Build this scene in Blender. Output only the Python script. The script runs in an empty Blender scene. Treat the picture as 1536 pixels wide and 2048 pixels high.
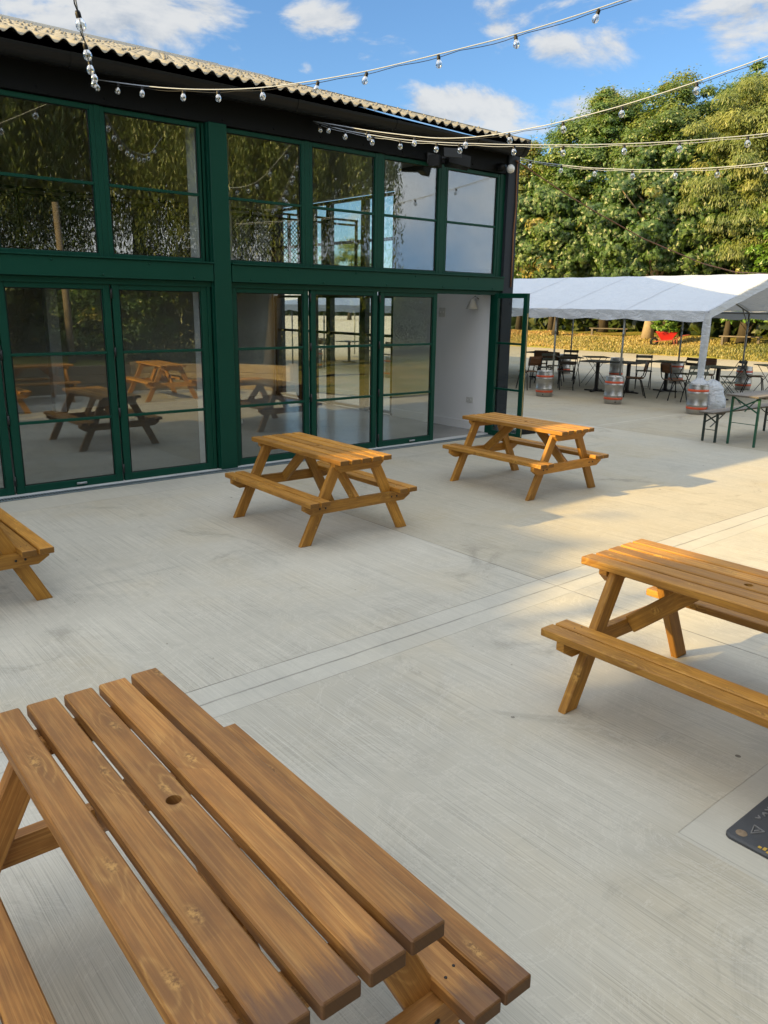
import bpy, bmesh, math, random
import numpy as np
from mathutils import Vector, Matrix
random.seed(7); rng = np.random.default_rng(11)
S = bpy.context.scene; COL = S.collection
R = math.radians

# ---------------------------------------------------------------- camera, sky, sun, exposure
cd = bpy.data.cameras.new('camera'); cam = bpy.data.objects.new('camera', cd); COL.objects.link(cam)
cr = Vector((0.76864455, -0.63950963, 0.01459422)); cu = Vector((0.15307934, 0.20604667, 0.96649443)); cf = Vector((0.62108958, 0.74065660, -0.25627236))
cam.matrix_world = Matrix(((cr.x, cu.x, -cf.x, 0), (cr.y, cu.y, -cf.y, -8.58183), (cr.z, cu.z, -cf.z, 2.0), (0, 0, 0, 1)))
cd.sensor_fit = 'VERTICAL'; cd.sensor_height = 24; cd.lens = 1560.25 / 2048 * 24
cd.clip_start = 0.05; cd.clip_end = 6000
S.camera = cam
SUN = Vector((-2.45, 0.770, 1.0)).normalized()
S.view_settings.view_transform = 'Standard'; S.view_settings.look = 'None'; S.view_settings.gamma = 1
S.view_settings.exposure = 1.85
S.cycles.use_denoising = True; S.cycles.max_bounces = 8; S.cycles.transparent_max_bounces = 24
S.cycles.sample_clamp_indirect = 6; S.cycles.caustics_reflective = False; S.cycles.caustics_refractive = False

class G:                                    # tiny node-graph helper
    def __init__(s, nt): s.nt = nt
    def n(s, t, ins=None, **props):
        x = s.nt.nodes.new(t)
        for k, v in props.items(): setattr(x, k, v)
        for k, v in (ins or {}).items():
            if isinstance(v, bpy.types.NodeSocket): s.nt.links.new(v, x.inputs[k])
            else:
                i = x.inputs[k]
                if i.type == 'RGBA' and len(v) == 3: v = (*v, 1)
                i.default_value = v
        return x
    def m(s, op, a, b=None, c=None, clamp=False):
        d = {0: a}
        if b is not None: d[1] = b
        if c is not None: d[2] = c
        return s.n('ShaderNodeMath', d, operation=op, use_clamp=clamp).outputs[0]
    def v(s, op, a, b=None):
        d = {0: a}
        if b is not None: d[1] = b
        return s.n('ShaderNodeVectorMath', d, operation=op).outputs[0 if op not in ('DOT_PRODUCT', 'LENGTH', 'DISTANCE') else 1]
    def mix(s, f, a, b, bt='MIX'):
        return s.n('ShaderNodeMix', {0: f, 6: a, 7: b}, data_type='RGBA', blend_type=bt).outputs[2]
    def noise(s, vec, scale, detail=3, rough=.55, dist=0):
        return s.n('ShaderNodeTexNoise', {'Vector': vec, 'Scale': scale, 'Detail': detail, 'Roughness': rough, 'Distortion': dist}).outputs[0]
    def step(s, x, lo, hi):                  # smoothstep
        return s.n('ShaderNodeMapRange', {0: x, 1: lo, 2: hi}, interpolation_type='SMOOTHSTEP').outputs[0]
    def xyz(s, vec): return s.n('ShaderNodeSeparateXYZ', {0: vec}).outputs
    def comb(s, x, y, z): return s.n('ShaderNodeCombineXYZ', {0: x, 1: y, 2: z}).outputs[0]
    def bump(s, h, strength, dist=.01): return s.n('ShaderNodeBump', {'Height': h, 'Strength': strength, 'Distance': dist}).outputs[0]

W = bpy.data.worlds.new('World'); S.world = W; W.use_nodes = True
nt = W.node_tree; nt.nodes.clear(); g = G(nt)
sky = g.n('ShaderNodeTexSky', sky_type='NISHITA', sun_disc=False)
sky.sun_elevation = math.asin(SUN.z); sky.sun_rotation = math.atan2(SUN.x, SUN.y); sky.air_density = 1.0; sky.dust_density = 0.35; sky.ozone_density = 2.2
dirv = g.n('ShaderNodeTexCoord').outputs['Generated']
dx, dy, dz = g.xyz(dirv)
pl = g.v('MULTIPLY', dirv, g.comb(1, 1, 2.3))
n1 = g.noise(pl, 7.5, 8, .60, .35); n2 = g.noise(g.v('ADD', pl, (3.1, 1.7, .4)), 2.1, 3, .5)
# cumulus and wisps, each where it stands in the sky: (direction, angular radius, weight)
clouds = [((.701, .678, .224), .045, .50), ((.66, .717, .215), .04, .36), ((.732, .646, .212), .04, .40), ((.779, .586, .212), .045, .40),
          ((.30, .91, .287), .10, .34), ((.40, .865, .300), .07, .32), ((.46, .835, .300), .04, .28), ((.543, .784, .300), .035, .34), ((.575, .765, .300), .02, .26), ((.548, .797, .254), .012, .26),
          ((.766, .582, .270), .035, .26), ((.80, .54, .271), .045, .30), ((.735, .615, .272), .025, .2), ((.699, .652, .290), .03, .34), ((.609, .745, .272), .04, .24), ((.64, .715, .278), .03, .22), ((.845, .455, .285), .07, .32)]
acc = None
for dv, rad, w in clouds:
    dd = g.v('DISTANCE', g.v('MULTIPLY', dirv, (1, 1, 1.35)), (dv[0], dv[1], dv[2] * 1.35))
    b = g.m('MULTIPLY', g.step(dd, rad * 1.55, 0.0), w)
    acc = b if acc is None else g.m('ADD', acc, b)
# bright cloud added to the out-of-frame sky, behind and overhead, to lift the shade
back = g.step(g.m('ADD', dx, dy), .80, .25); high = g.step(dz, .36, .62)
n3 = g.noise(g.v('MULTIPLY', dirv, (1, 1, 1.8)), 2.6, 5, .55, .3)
dens = g.m('ADD', acc, g.m('MULTIPLY', g.m('SUBTRACT', n1, .5), 1.75))
cover = g.step(dens, .13, .42)
n1b = g.noise(g.v('ADD', pl, (.0, .0, .030)), 7.5, 8, .60, .35)
lum = g.m('ADD', .86, g.m('MULTIPLY', g.m('SUBTRACT', n1, n1b), 1.6), clamp=True)
cc = g.mix(g.step(lum, .45, 1.05), (1.25, 1.42, 1.65), (2.25, 2.25, 2.2))
tint = g.mix(1.0, sky.outputs[0], (.365, .475, .565), 'MULTIPLY')
skyc = g.mix(g.m('MULTIPLY', cover, .9), tint, cc)
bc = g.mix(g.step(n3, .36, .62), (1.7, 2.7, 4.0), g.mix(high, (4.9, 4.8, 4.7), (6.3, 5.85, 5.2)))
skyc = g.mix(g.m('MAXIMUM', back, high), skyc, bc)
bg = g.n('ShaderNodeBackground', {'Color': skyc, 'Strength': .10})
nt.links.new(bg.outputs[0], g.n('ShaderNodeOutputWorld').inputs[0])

ld = bpy.data.lights.new('sun', 'SUN'); lo = bpy.data.objects.new('sun', ld); COL.objects.link(lo)
ld.energy = 3.0; ld.angle = R(.55); ld.color = (1.0, .70, .26)
lo.rotation_euler = SUN.to_track_quat('Z', 'Y').to_euler()

# ---------------------------------------------------------------- mesh helpers
class MB:
    """collects shapes with smooth/flat flags and wood attributes, builds ONE mesh object"""
    def __init__(s): s.v = []; s.f = []; s.mi = []; s.sm = []; s.wp = []; s.wq = []; s.k = 0; s.wood = False
    def add(s, vs, fs, mi=0, smooth=False, wp=None, wq=None):
        vs = np.asarray(vs, float); s.v.append(vs)
        for f in fs: s.f.append([i + s.k for i in f]); s.mi.append(mi); s.sm.append(smooth)
        n = len(vs)
        s.wp.append(np.zeros((n, 3)) if wp is None else wp); s.wq.append(np.zeros((n, 3)) if wq is None else wq)
        if wp is not None: s.wood = True
        s.k += n
    def box(s, c, size, M=None, b=.003, mi=0, wood=False, hole=None):
        """chamfered box, M a 3x3 whose columns are the box axes"""
        h = np.array(size) / 2; b = min(b, h.min() * .45); vs = []; own = []
        for ax in range(3):
            for sg in (-1, 1):
                o = [(-1, -1), (1, -1), (1, 1), (-1, 1)]
                for p, q in o:
                    x = np.zeros(3); x[ax] = sg * h[ax]; a1, a2 = [(1, 2), (2, 0), (0, 1)][ax]
                    x[a1] = p * (h[a1] - b); x[a2] = q * (h[a2] - b); vs.append(x); own.append((ax, sg))
        vs = np.array(vs); fs = []
        idx = {}
        for i, x in enumerate(vs):
            key = tuple(np.sign(x).astype(int)); idx[(own[i][0],) + key] = i
        for k in range(6):
            f = [4 * k, 4 * k + 1, 4 * k + 2, 4 * k + 3]; fs.append(f if own[4 * k][1] > 0 else f[::-1])
        for ax in range(3):                    # edges along ax
            a1, a2 = [(1, 2), (2, 0), (0, 1)][ax]
            for p in (-1, 1):
                for q in (-1, 1):
                    def K(o, t):
                        z = [0, 0, 0]; z[ax] = t; z[a1] = p; z[a2] = q; return idx[(o, *z)]
                    f = [K(a1, -1), K(a1, 1), K(a2, 1), K(a2, -1)]
                    fs.append(f[::-1] if p * q > 0 else f)
        for sx in (-1, 1):
            for sy in (-1, 1):
                for sz in (-1, 1):
                    f = [idx[(0, sx, sy, sz)], idx[(1, sx, sy, sz)], idx[(2, sx, sy, sz)]]
                    fs.append(f if sx * sy * sz > 0 else f[::-1])
        end = np.array([1. if o[0] == 0 else 0. for o in own])
        if hole:                               # round hole through z at (hx, hy), radius hr
            hx, hy, hr = hole; nseg = 20; bm = bmesh.new()
            bv = [bm.verts.new(x) for x in vs]
            for f in fs:
                if f in (fs[4], fs[5]): continue
                bm.faces.new([bv[i] for i in f])
            rings = []
            for z, blk in ((-h[2], 4), (h[2], 5)):
                ring = [bm.verts.new((hx + hr * math.cos(2 * math.pi * i / nseg), hy + hr * math.sin(2 * math.pi * i / nseg), z)) for i in range(nseg)]
                es = [bm.edges.new((ring[i], ring[(i + 1) % nseg])) for i in range(nseg)]
                q = [bv[4 * blk + i] for i in range(4)]
                es += [bm.edges.get((q[i], q[(i + 1) % 4])) for i in range(4)]
                bmesh.ops.triangle_fill(bm, edges=es, use_beauty=True); rings.append(ring)
            for i in range(nseg): bm.faces.new((rings[0][i], rings[0][(i + 1) % nseg], rings[1][(i + 1) % nseg], rings[1][i]))
            bmesh.ops.recalc_face_normals(bm, faces=bm.faces); bm.verts.index_update()
            vs = np.array([x.co[:] for x in bm.verts]); fs = [[x.index for x in f.verts] for f in bm.faces]; bm.free()
            end = np.concatenate([end, np.zeros(len(vs) - 24)])
        wp = wq = None
        if wood:
            sd = random.random(); off = np.array([random.uniform(0, 60), random.uniform(0, 60), random.uniform(0, 9)])
            wp = vs + off; wq = np.stack([np.full(len(vs), sd) + end * 10, h[0] - vs[:, 0], h[0] + vs[:, 0]], 1)
        Mx = np.eye(3) if M is None else np.array(M)
        s.add(vs @ Mx.T + np.array(c), fs, mi, False, wp, wq)
    def bar(s, p0, p1, w, t, up=(0, 0, 1), b=.003, mi=0, wood=False, ext=0):
        p0 = np.array(p0, float); p1 = np.array(p1, float); d = p1 - p0; L = np.linalg.norm(d); d /= L
        u = np.array(up, float); u -= d * (u @ d); u /= np.linalg.norm(u); sd = np.cross(u, d)
        s.box((p0 + p1) / 2, (L + 2 * ext, w, t), np.stack([d, sd, u], 1), b, mi, wood)
    def tube(s, pts, r, n=8, mi=0, cap=True):
        P = np.array(pts, float); m = len(P); T = np.gradient(P, axis=0); T /= np.linalg.norm(T, axis=1)[:, None]
        a = np.array((0, 0, 1.)) if abs(T[0][2]) < .9 else np.array((1., 0, 0))
        rs = np.full(m, r) if np.isscalar(r) else np.array(r); vs = []
        for i in range(m):
            a = a - T[i] * (a @ T[i]); a /= np.linalg.norm(a); b = np.cross(T[i], a)
            for k in range(n):
                t = 2 * math.pi * k / n; vs.append(P[i] + rs[i] * (math.cos(t) * a + math.sin(t) * b))
        fs = [[i * n + k, i * n + (k + 1) % n, (i + 1) * n + (k + 1) % n, (i + 1) * n + k] for i in range(m - 1) for k in range(n)]
        if cap: fs += [list(range(n))[::-1], [(m - 1) * n + k for k in range(n)]]
        s.add(vs, fs, mi, True)
    def lathe(s, prof, c, n=24, mi=0, M=None, smooth=True):
        vs = []; Mx = np.eye(3) if M is None else np.array(M)
        for r, z in prof:
            for k in range(n): t = 2 * math.pi * k / n; vs.append((r * math.cos(t), r * math.sin(t), z))
        m = len(prof)
        fs = [[i * n + k, i * n + (k + 1) % n, (i + 1) * n + (k + 1) % n, (i + 1) * n + k] for i in range(m - 1) for k in range(n)]
        s.add(np.array(vs) @ Mx.T + np.array(c), fs, mi, smooth)
    def prism(s, poly, axis, a, b, mi=0, wood=False, smooth=False):
        """polygon in the two other axes, extruded along axis from a to b"""
        o = [(1, 2), (0, 2), (0, 1)][axis]; n = len(poly); vs = np.zeros((2 * n, 3))
        for j, t in enumerate((a, b)):
            vs[j * n:(j + 1) * n, axis] = t; vs[j * n:(j + 1) * n, o[0]] = [p[0] for p in poly]; vs[j * n:(j + 1) * n, o[1]] = [p[1] for p in poly]
        fs = [[i, (i + 1) % n, n + (i + 1) % n, n + i] for i in range(n)] + [list(range(n))[::-1], list(range(n, 2 * n))]
        wp = wq = None
        if wood:
            off = np.array([random.uniform(0, 60), random.uniform(0, 60), 0]); ix = o[0]
            wp = np.stack([vs[:, ix], vs[:, o[1]], vs[:, axis]], 1) + off; wq = np.stack([np.full(2 * n, random.random()), np.ones(2 * n), np.ones(2 * n)], 1)
        s.add(vs, fs, mi, smooth, wp, wq)
    def quad(s, a, b, c, d, mi=0): s.add([a, b, c, d], [[0, 1, 2, 3]], mi)
    def build(s, name, mats, parent=None, fix=True, loc=None):
        me = bpy.data.meshes.new(name); V = np.concatenate(s.v)
        me.from_pydata(V.tolist(), [], s.f)
        for m in (mats if isinstance(mats, (list, tuple)) else [mats]): me.materials.append(m)
        me.polygons.foreach_set('material_index', s.mi); me.polygons.foreach_set('use_smooth', s.sm)
        if s.wood:
            for nm, arr in (('wp', s.wp), ('wq', s.wq)):
                at = me.attributes.new(nm, 'FLOAT_VECTOR', 'POINT'); at.data.foreach_set('vector', np.concatenate(arr).astype(np.float32).ravel())
        if fix:
            bm = bmesh.new(); bm.from_mesh(me); bmesh.ops.recalc_face_normals(bm, faces=bm.faces); bm.to_mesh(me); bm.free()
        me.update(); o = bpy.data.objects.new(name, me); COL.objects.link(o)
        if parent: o.parent = parent
        if loc is not None: o.location = loc
        return o

def tag(o, label=None, cat=None, group=None, kind=None):
    if label: o['label'] = label
    if cat: o['category'] = cat
    if group: o['group'] = group
    if kind: o['kind'] = kind
    return o
def thing(name, loc, rz=0, label=None, cat=None, group=None):
    o = bpy.data.objects.new(name, None); COL.objects.link(o); o.location = loc; o.rotation_euler = (0, 0, rz); o.empty_display_size = .2
    return tag(o, label, cat, group)
KIDS = {}
def copy_tree(o, parent=None):
    c = o.copy(); COL.objects.link(c)
    if parent: c.parent = parent
    for ch in [x for x in COL.objects if x.parent == o]: copy_tree(ch, c)
    return c
def place(o, x, y, rz, label, z=0): o.location = (x, y, z); o.rotation_euler = (0, 0, rz); o['label'] = label

# ---------------------------------------------------------------- materials
def mat(name):
    m = bpy.data.materials.new(name); m.use_nodes = True; m.node_tree.nodes.clear(); return m, G(m.node_tree)
def out(g, sh): g.nt.links.new(sh, g.n('ShaderNodeOutputMaterial').inputs[0])
def pbsdf(g, **k):
    return g.n('ShaderNodeBsdfPrincipled', {kk.replace('_', ' '): vv for kk, vv in k.items()}).outputs[0]
def simple(name, col, rough=.5, metal=0., var=.12, scale=6., bump=.0, bscale=60., spec=.5):
    m, g = mat(name); co = g.n('ShaderNodeTexCoord').outputs['Object']
    n = g.noise(co, scale, 5, .6); c2 = tuple(x * (1 - var) for x in col); c3 = tuple(min(1, x * (1 + var)) for x in col)
    c = g.mix(n, c2, c3); n2 = g.noise(co, scale * 4, 4, .6)
    kw = dict(Base_Color=c, Roughness=g.m('ADD', rough - .08, g.m('MULTIPLY', n2, .16)), Metallic=metal)
    kw['Specular_IOR_Level'] = spec
    if bump: kw['Normal'] = g.bump(g.noise(co, bscale, 3, .6), bump, .004)
    out(g, pbsdf(g, **kw)); return m

def wood_mat(name, dark, mid, light, rough=.5, stain=.0, grey=0.):
    m, g = mat(name)
    wp = g.n('ShaderNodeAttribute', attribute_name='wp').outputs['Vector']; wq = g.xyz(g.n('ShaderNodeAttribute', attribute_name='wq').outputs['Vector'])
    x, y, z = g.xyz(wp); seed = g.m('FRACT', wq[0]); endf = g.m('GREATER_THAN', wq[0], 5.)
    yz = g.m('ADD', y, g.m('MULTIPLY', z, .55))
    # knots
    kv = g.comb(g.m('MULTIPLY', x, 3.1), g.m('MULTIPLY', yz, 8.5), seed)
    vo = g.n('ShaderNodeTexVoronoi', {'Vector': g.v('ADD', kv, g.v('MULTIPLY', g.n('ShaderNodeTexNoise', {'Vector': wp, 'Scale': 14.}).outputs['Color'], (.16, .16, 0))), 'Scale': 1.0, 'Randomness': .9}, voronoi_dimensions='2D')
    keep = g.m('GREATER_THAN', g.xyz(vo.outputs['Color'])[0], .62); kd = vo.outputs['Distance']
    core = g.m('MULTIPLY', g.step(g.m('ADD', kd, g.m('MULTIPLY', g.m('SUBTRACT', g.noise(wp, 60., 3), .5), .12)), .15, .03), keep); halo = g.m('MULTIPLY', g.step(kd, .55, .05), keep)
    # cathedral figure: contour lines of long stretched noise, bent around the knots
    fv = g.comb(g.m('MULTIPLY', x, .62), g.m('MULTIPLY', yz, 8.), g.m('MULTIPLY', seed, 9.))
    ring = g.m('ADD', g.m('MULTIPLY', g.noise(fv, 1.0, 2, .40, .15), 13.), g.m('MULTIPLY', halo, 1.9))
    sw = g.m('SINE', g.m('MULTIPLY', ring, 6.283)); late = g.m('POWER', g.m('ADD', g.m('MULTIPLY', sw, .5), .5), 4.5)
    amt = g.m('MULTIPLY', g.step(g.noise(g.comb(g.m('MULTIPLY', x, 1.3), g.m('MULTIPLY', y, 4.), seed), 2.2, 2), .36, .66), g.m('ADD', .45, g.m('MULTIPLY', halo, .55)))
    fib = g.noise(g.comb(g.m('MULTIPLY', x, 9.), g.m('MULTIPLY', yz, 420.), z), 1.0, 3, .6)
    blot = g.noise(g.comb(g.m('MULTIPLY', x, 5.), g.m('MULTIPLY', yz, 17.), seed), 1.0, 4, .6)
    c = g.mix(g.step(blot, .3, .66), dark, mid)
    c = g.mix(g.m('MULTIPLY', late, g.m('MULTIPLY', amt, .8)), c, light)
    c = g.mix(g.m('MULTIPLY', g.m('SUBTRACT', 1., late), g.m('MULTIPLY', amt, .14)), c, dark)
    c = g.mix(g.m('MULTIPLY', g.step(fib, .46, .62), .50), c, tuple(q * .56 for q in mid))
    wide = g.noise(g.comb(g.m('MULTIPLY', x, 2.), g.m('MULTIPLY', yz, 130.), z), 1.0, 2, .5); c = g.mix(g.m('MULTIPLY', g.step(wide, .5, .62), .36), c, tuple(q * .58 for q in mid)); c = g.mix(g.m('MULTIPLY', g.step(wide, .48, .36), .22), c, light)
    c = g.mix(g.m('MULTIPLY', g.m('SUBTRACT', halo, core), .30), c, tuple(q * .55 for q in dark))
    kr = g.step(g.noise(g.comb(g.m('MULTIPLY', x, 60.), g.m('MULTIPLY', yz, 60.), 0.), 1., 4, .7), .38, .62)
    c = g.mix(g.m('MULTIPLY', core, .75), c, g.mix(kr, tuple(q * .5 for q in dark), tuple(q * .9 for q in light)))
    tone = g.m('ADD', .74, g.m('MULTIPLY', seed, .44)); c = g.v('MULTIPLY', c, g.comb(tone, tone, tone))
    if stain:                                   # purplish water stain that creeps in from one sawn end
        e = g.m('ADD', wq[1], g.m('MULTIPLY', g.m('SUBTRACT', g.noise(g.comb(g.m('MULTIPLY', x, 7.), g.m('MULTIPLY', yz, 55.), 0.), 1., 4, .65), .5), .22))
        c = g.mix(g.m('MULTIPLY', g.step(e, .12, .03), stain), c, (.085, .045, .030))
    c = g.mix(g.m('MULTIPLY', endf, .80), c, g.mix(fib, tuple(q * .22 for q in dark), tuple(q * .55 for q in dark)))
    if grey: c = g.mix(grey, c, (.20, .185, .165))
    rgh = g.m('ADD', rough - .06, g.m('MULTIPLY', blot, .2))
    hgt = g.m('ADD', g.m('MULTIPLY', fib, .5), g.m('ADD', g.m('MULTIPLY', late, g.m('MULTIPLY', amt, .35)), g.m('MULTIPLY', core, .5)))
    out(g, pbsdf(g, Base_Color=c, Roughness=rgh, Specular_IOR_Level=.45, Normal=g.bump(hgt, .35, .0018))); return m
PINE = wood_mat('stained_pine', (.32, .142, .020), (.47, .220, .031), (.68, .37, .070), .54)
PINE1 = wood_mat('stained_pine_near', (.275, .116, .025), (.435, .192, .044), (.70, .385, .108), .55, stain=.68)
OLDWOOD = wood_mat('weathered_wood', (.10, .078, .06), (.20, .165, .13), (.30, .25, .20), .7, grey=.35)
PLY = wood_mat('chair_plywood', (.10, .040, .014), (.17, .072, .026), (.24, .115, .045), .4)
SLEEPER = wood_mat('sleeper_wood', (.20, .14, .07), (.34, .25, .13), (.45, .34, .19), .8, grey=.1)

def concrete_mat():
    m, g = mat('brushed_concrete'); co = g.n('ShaderNodeTexCoord').outputs['Object']; x, y, z = g.xyz(co)
    wob = g.noise(co, .8, 3)
    xw = g.m('ADD', x, g.m('MULTIPLY', wob, .02))
    br = g.noise(g.comb(g.m('MULTIPLY', xw, 200.), g.m('MULTIPLY', y, 1.1), 0.), 1., 4, .65)      # fine broom lines
    br2 = g.noise(g.comb(g.m('MULTIPLY', xw, 34.), g.m('MULTIPLY', y, .30), 3.), 1., 3, .6)       # broad passes
    big = g.noise(co, .33, 5, .62); med = g.noise(g.v('ADD', co, (9., 3., 0.)), 1.7, 6, .65); fine = g.noise(co, 60., 4, .7)
    c = g.mix(g.step(big, .33, .66), (.385, .376, .345), (.475, .462, .423))
    c = g.mix(g.m('MULTIPLY', g.step(med, .50, .74), .42), c, (.29, .285, .268))
    c = g.mix(g.m('MULTIPLY', g.step(g.noise(g.v('ADD', co, (2., 7., 0.)), .7, 4, .6), .46, .70), .55), c, (.45, .405, .315))
    c = g.mix(g.m('MULTIPLY', g.step(br, .50, .66), .44), c, (.21, .205, .195))
    c = g.mix(g.m('MULTIPLY', g.step(br, .47, .33), .38), c, (.60, .59, .55))
    c = g.mix(g.m('MULTIPLY', g.step(br2, .54, .68), .19), c, (.25, .245, .232))
    c = g.mix(g.m('MULTIPLY', g.step(fine, .62, .8), .12), c, (.2, .19, .18))
    # odd dark scrapes and specks
    sp = g.n('ShaderNodeTexVoronoi', {'Vector': co, 'Scale': 2.3}); sp2 = g.n('ShaderNodeTexVoronoi', {'Vector': co, 'Scale': 6.1}); spk2 = g.m('MULTIPLY', g.m('LESS_THAN', sp2.outputs['Distance'], .045), g.m('GREATER_THAN', g.xyz(sp2.outputs['Color'])[0], .7)); c = g.mix(g.m('MULTIPLY', spk2, .6), c, (.10, .09, .075))
    spk = g.m('MULTIPLY', g.m('LESS_THAN', sp.outputs['Distance'], .030), g.m('GREATER_THAN', g.xyz(sp.outputs['Color'])[1], .45))
    c = g.mix(g.m('MULTIPLY', spk, .75), c, (.06, .05, .04))
    st = g.noise(g.v('ADD', co, (31., 5., 0.)), .9, 7, .72, 1.2); c = g.mix(g.m('MULTIPLY', g.step(st, .56, .70), .50), c, (.20, .195, .18))
    tr = g.noise(g.comb(g.m('MULTIPLY', x, 1.1), g.m('MULTIPLY', y, 1.1), 40.), 1.6, 8, .75, 2.2); c = g.mix(g.m('MULTIPLY', g.step(g.m('ABSOLUTE', g.m('SUBTRACT', tr, .5)), .012, .002), .30), c, (.62, .61, .58))
    # trowelled margins beside the joints and the sawn joints themselves
    def band(v, lo, hi): return g.m('MULTIPLY', g.m('GREATER_THAN', v, lo), g.m('LESS_THAN', v, hi))
    far = g.m('GREATER_THAN', x, -60.)
    yj = g.m('ADD', y, g.m('MULTIPLY', g.m('SUBTRACT', g.noise(g.comb(x, 0., 0.), 2.2, 4), .5), .018))
    sm = g.m('MAXIMUM', g.m('MAXIMUM', band(yj, -5.37, -5.05), band(y, -.67, -.02)), g.m('MULTIPLY', band(x, 2.60, 4.2), band(y, -8.6, -7.30)))
    smc = g.mix(g.step(med, .35, .7), (.40, .40, .385), (.50, .50, .475))
    c = g.mix(g.m('MULTIPLY', sm, .50), c, smc)
    def line(v, at, w): return g.step(g.m('ABSOLUTE', g.m('SUBTRACT', v, at)), w, w * .35)
    xj = g.m('ADD', x, g.m('MULTIPLY', g.m('SUBTRACT', g.noise(g.comb(0., y, 0.), 3., 3), .5), .006))
    ln = g.m('MAXIMUM', line(yj, -5.05, .006), g.m('MAXIMUM', g.m('MULTIPLY', line(yj, -5.37, .005), .55), g.m('MULTIPLY', line(g.m('ADD', yj, g.m('MULTIPLY', g.m('SUBTRACT', wob, .5), .04)), -5.22, .010), .8)))
    ln = g.m('MAXIMUM', ln, g.m('MAXIMUM', line(xj, 4.51, .007), g.m('MULTIPLY', line(y, -.672, .005), .8)))
    ln = g.m('MAXIMUM', ln, g.m('MULTIPLY', g.m('MULTIPLY', line(xj, 2.62, .004), band(y, -8.6, -7.3)), .5))
    ln = g.m('MAXIMUM', ln, g.m('MULTIPLY', g.m('MULTIPLY', line(yj, -7.30, .004), g.m('GREATER_THAN', x, 2.62)), .6))
    for xx in (11.6, 19.0, 26.0): ln = g.m('MAXIMUM', ln, g.m('MULTIPLY', line(xj, xx, .012), .6))
    c = g.mix(g.m('MULTIPLY', ln, g.m('ADD', .30, g.m('MULTIPLY', g.step(g.noise(co, 1.6, 4, .7), .35, .65), .45))), c, (.10, .095, .085))
    pale = g.m('MULTIPLY', line(g.m('ADD', y, g.m('MULTIPLY', g.noise(co, 2., 3), .03)), -.46, .035), g.m('MULTIPLY', g.m('GREATER_THAN', x, 10.0), g.step(med, .3, .55)))
    c = g.mix(g.m('MULTIPLY', pale, .5), c, (.66, .66, .63))
    h = g.m('ADD', g.m('MULTIPLY', br, g.m('SUBTRACT', 1., g.m('MULTIPLY', sm, .85))), g.m('SUBTRACT', g.m('MULTIPLY', fine, .25), g.m('MULTIPLY', ln, 2.0)))
    c = g.v('MULTIPLY', c, (1.08, 1.055, .985))
    # older, browner slabs past the joints
    s1 = g.m('MULTIPLY', g.m('GREATER_THAN', xj, 4.51), g.m('GREATER_THAN', y, -5.05)); s2 = g.m('GREATER_THAN', x, 11.6)
    c = g.mix(g.m('MULTIPLY', s1, g.step(big, .25, .6)), c, g.v('MULTIPLY', c, (.88, .85, .79)))
    c = g.mix(s2, c, g.v('MULTIPLY', c, (.86, .84, .80)))
    rg = g.m('ADD', .62, g.m('MULTIPLY', med, .25))
    out(g, pbsdf(g, Base_Color=c, Roughness=rg, Specular_IOR_Level=.35, Normal=g.bump(h, .38, .004))); return m
CONC = concrete_mat()
GREEN = simple('dark_green_paint', (.0015, .046, .029), .5, 0, .10, 3., .03, 90., spec=.22)
NAVY = simple('charcoal_cladding', (.024, .030, .040), .55, 0, .15, 2., spec=.2)
FASC = simple('shaded_fascia', (.0065, .0075, .0085), .6, 0, .15, 2., spec=.12)  # cladding colour darkened for the shade the fascia stands in
BLACKP = simple('black_plastic', (.008, .0085, .009), .45, 0, .12, 3., spec=.25)
BLACKM = simple('black_metal', (.014, .014, .015), .45, .2, .2, 8.)
GREYM = simple('grey_steel', (.36, .37, .38), .38, .85, .12, 12.)
GALV = simple('galvanised_grating', (.20, .25, .28), .5, .5, .2, 20.)
WHITEW = simple('white_wall_paint', (.84, .85, .87), .75, 0, .03, 1.5)
WHITEP = simple('white_plastic', (.74, .74, .72), .4, 0, .04, 6.)
BACKW = simple('interior_back_wall', (.46, .44, .40), .8, 0, .12, 1.2)
ROOFIN = simple('roof_lining', (.22, .165, .10), .7, 0, .25, 1.6)
FLOORM = None
BRASS = simple('brass_strip', (.62, .46, .24), .35, .7, .15, 9.)
SLATG = simple('grey_green_slats', (.115, .125, .105), .55, 0, .25, 14.)
SLATD = simple('dark_brown_slats', (.045, .034, .026), .5, 0, .25, 14.)
TABLETOP = simple('dark_table_top', (.060, .058, .050), .42, 0, .3, 6.)
GRNLEG = simple('green_leg_paint', (.008, .085, .050), .42, 0, .2, 12.)
DKGRN = simple('dark_leg_paint', (.016, .030, .026), .5, 0, .2, 12.)
RED = simple('red_barrow_paint', (.52, .022, .020), .42, 0, .15, 5.)
REDBAND = simple('red_keg_band', (.58, .085, .030), .5, 0, .2, 9.)
CABLEW = simple('white_cable', (.34, .38, .45), .5, 0, .06, 9.)
CABLEB = simple('rust_cable', (.20, .085, .035), .6, 0, .2, 9.)
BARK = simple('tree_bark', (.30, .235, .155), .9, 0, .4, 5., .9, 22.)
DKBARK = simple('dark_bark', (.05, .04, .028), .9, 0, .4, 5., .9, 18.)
POLEW = simple('pole_wood', (.20, .165, .125), .85, 0, .3, 5., .4, 30.)
EARTH = simple('earth', (.11, .085, .055), .95, 0, .35, 2.)

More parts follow.
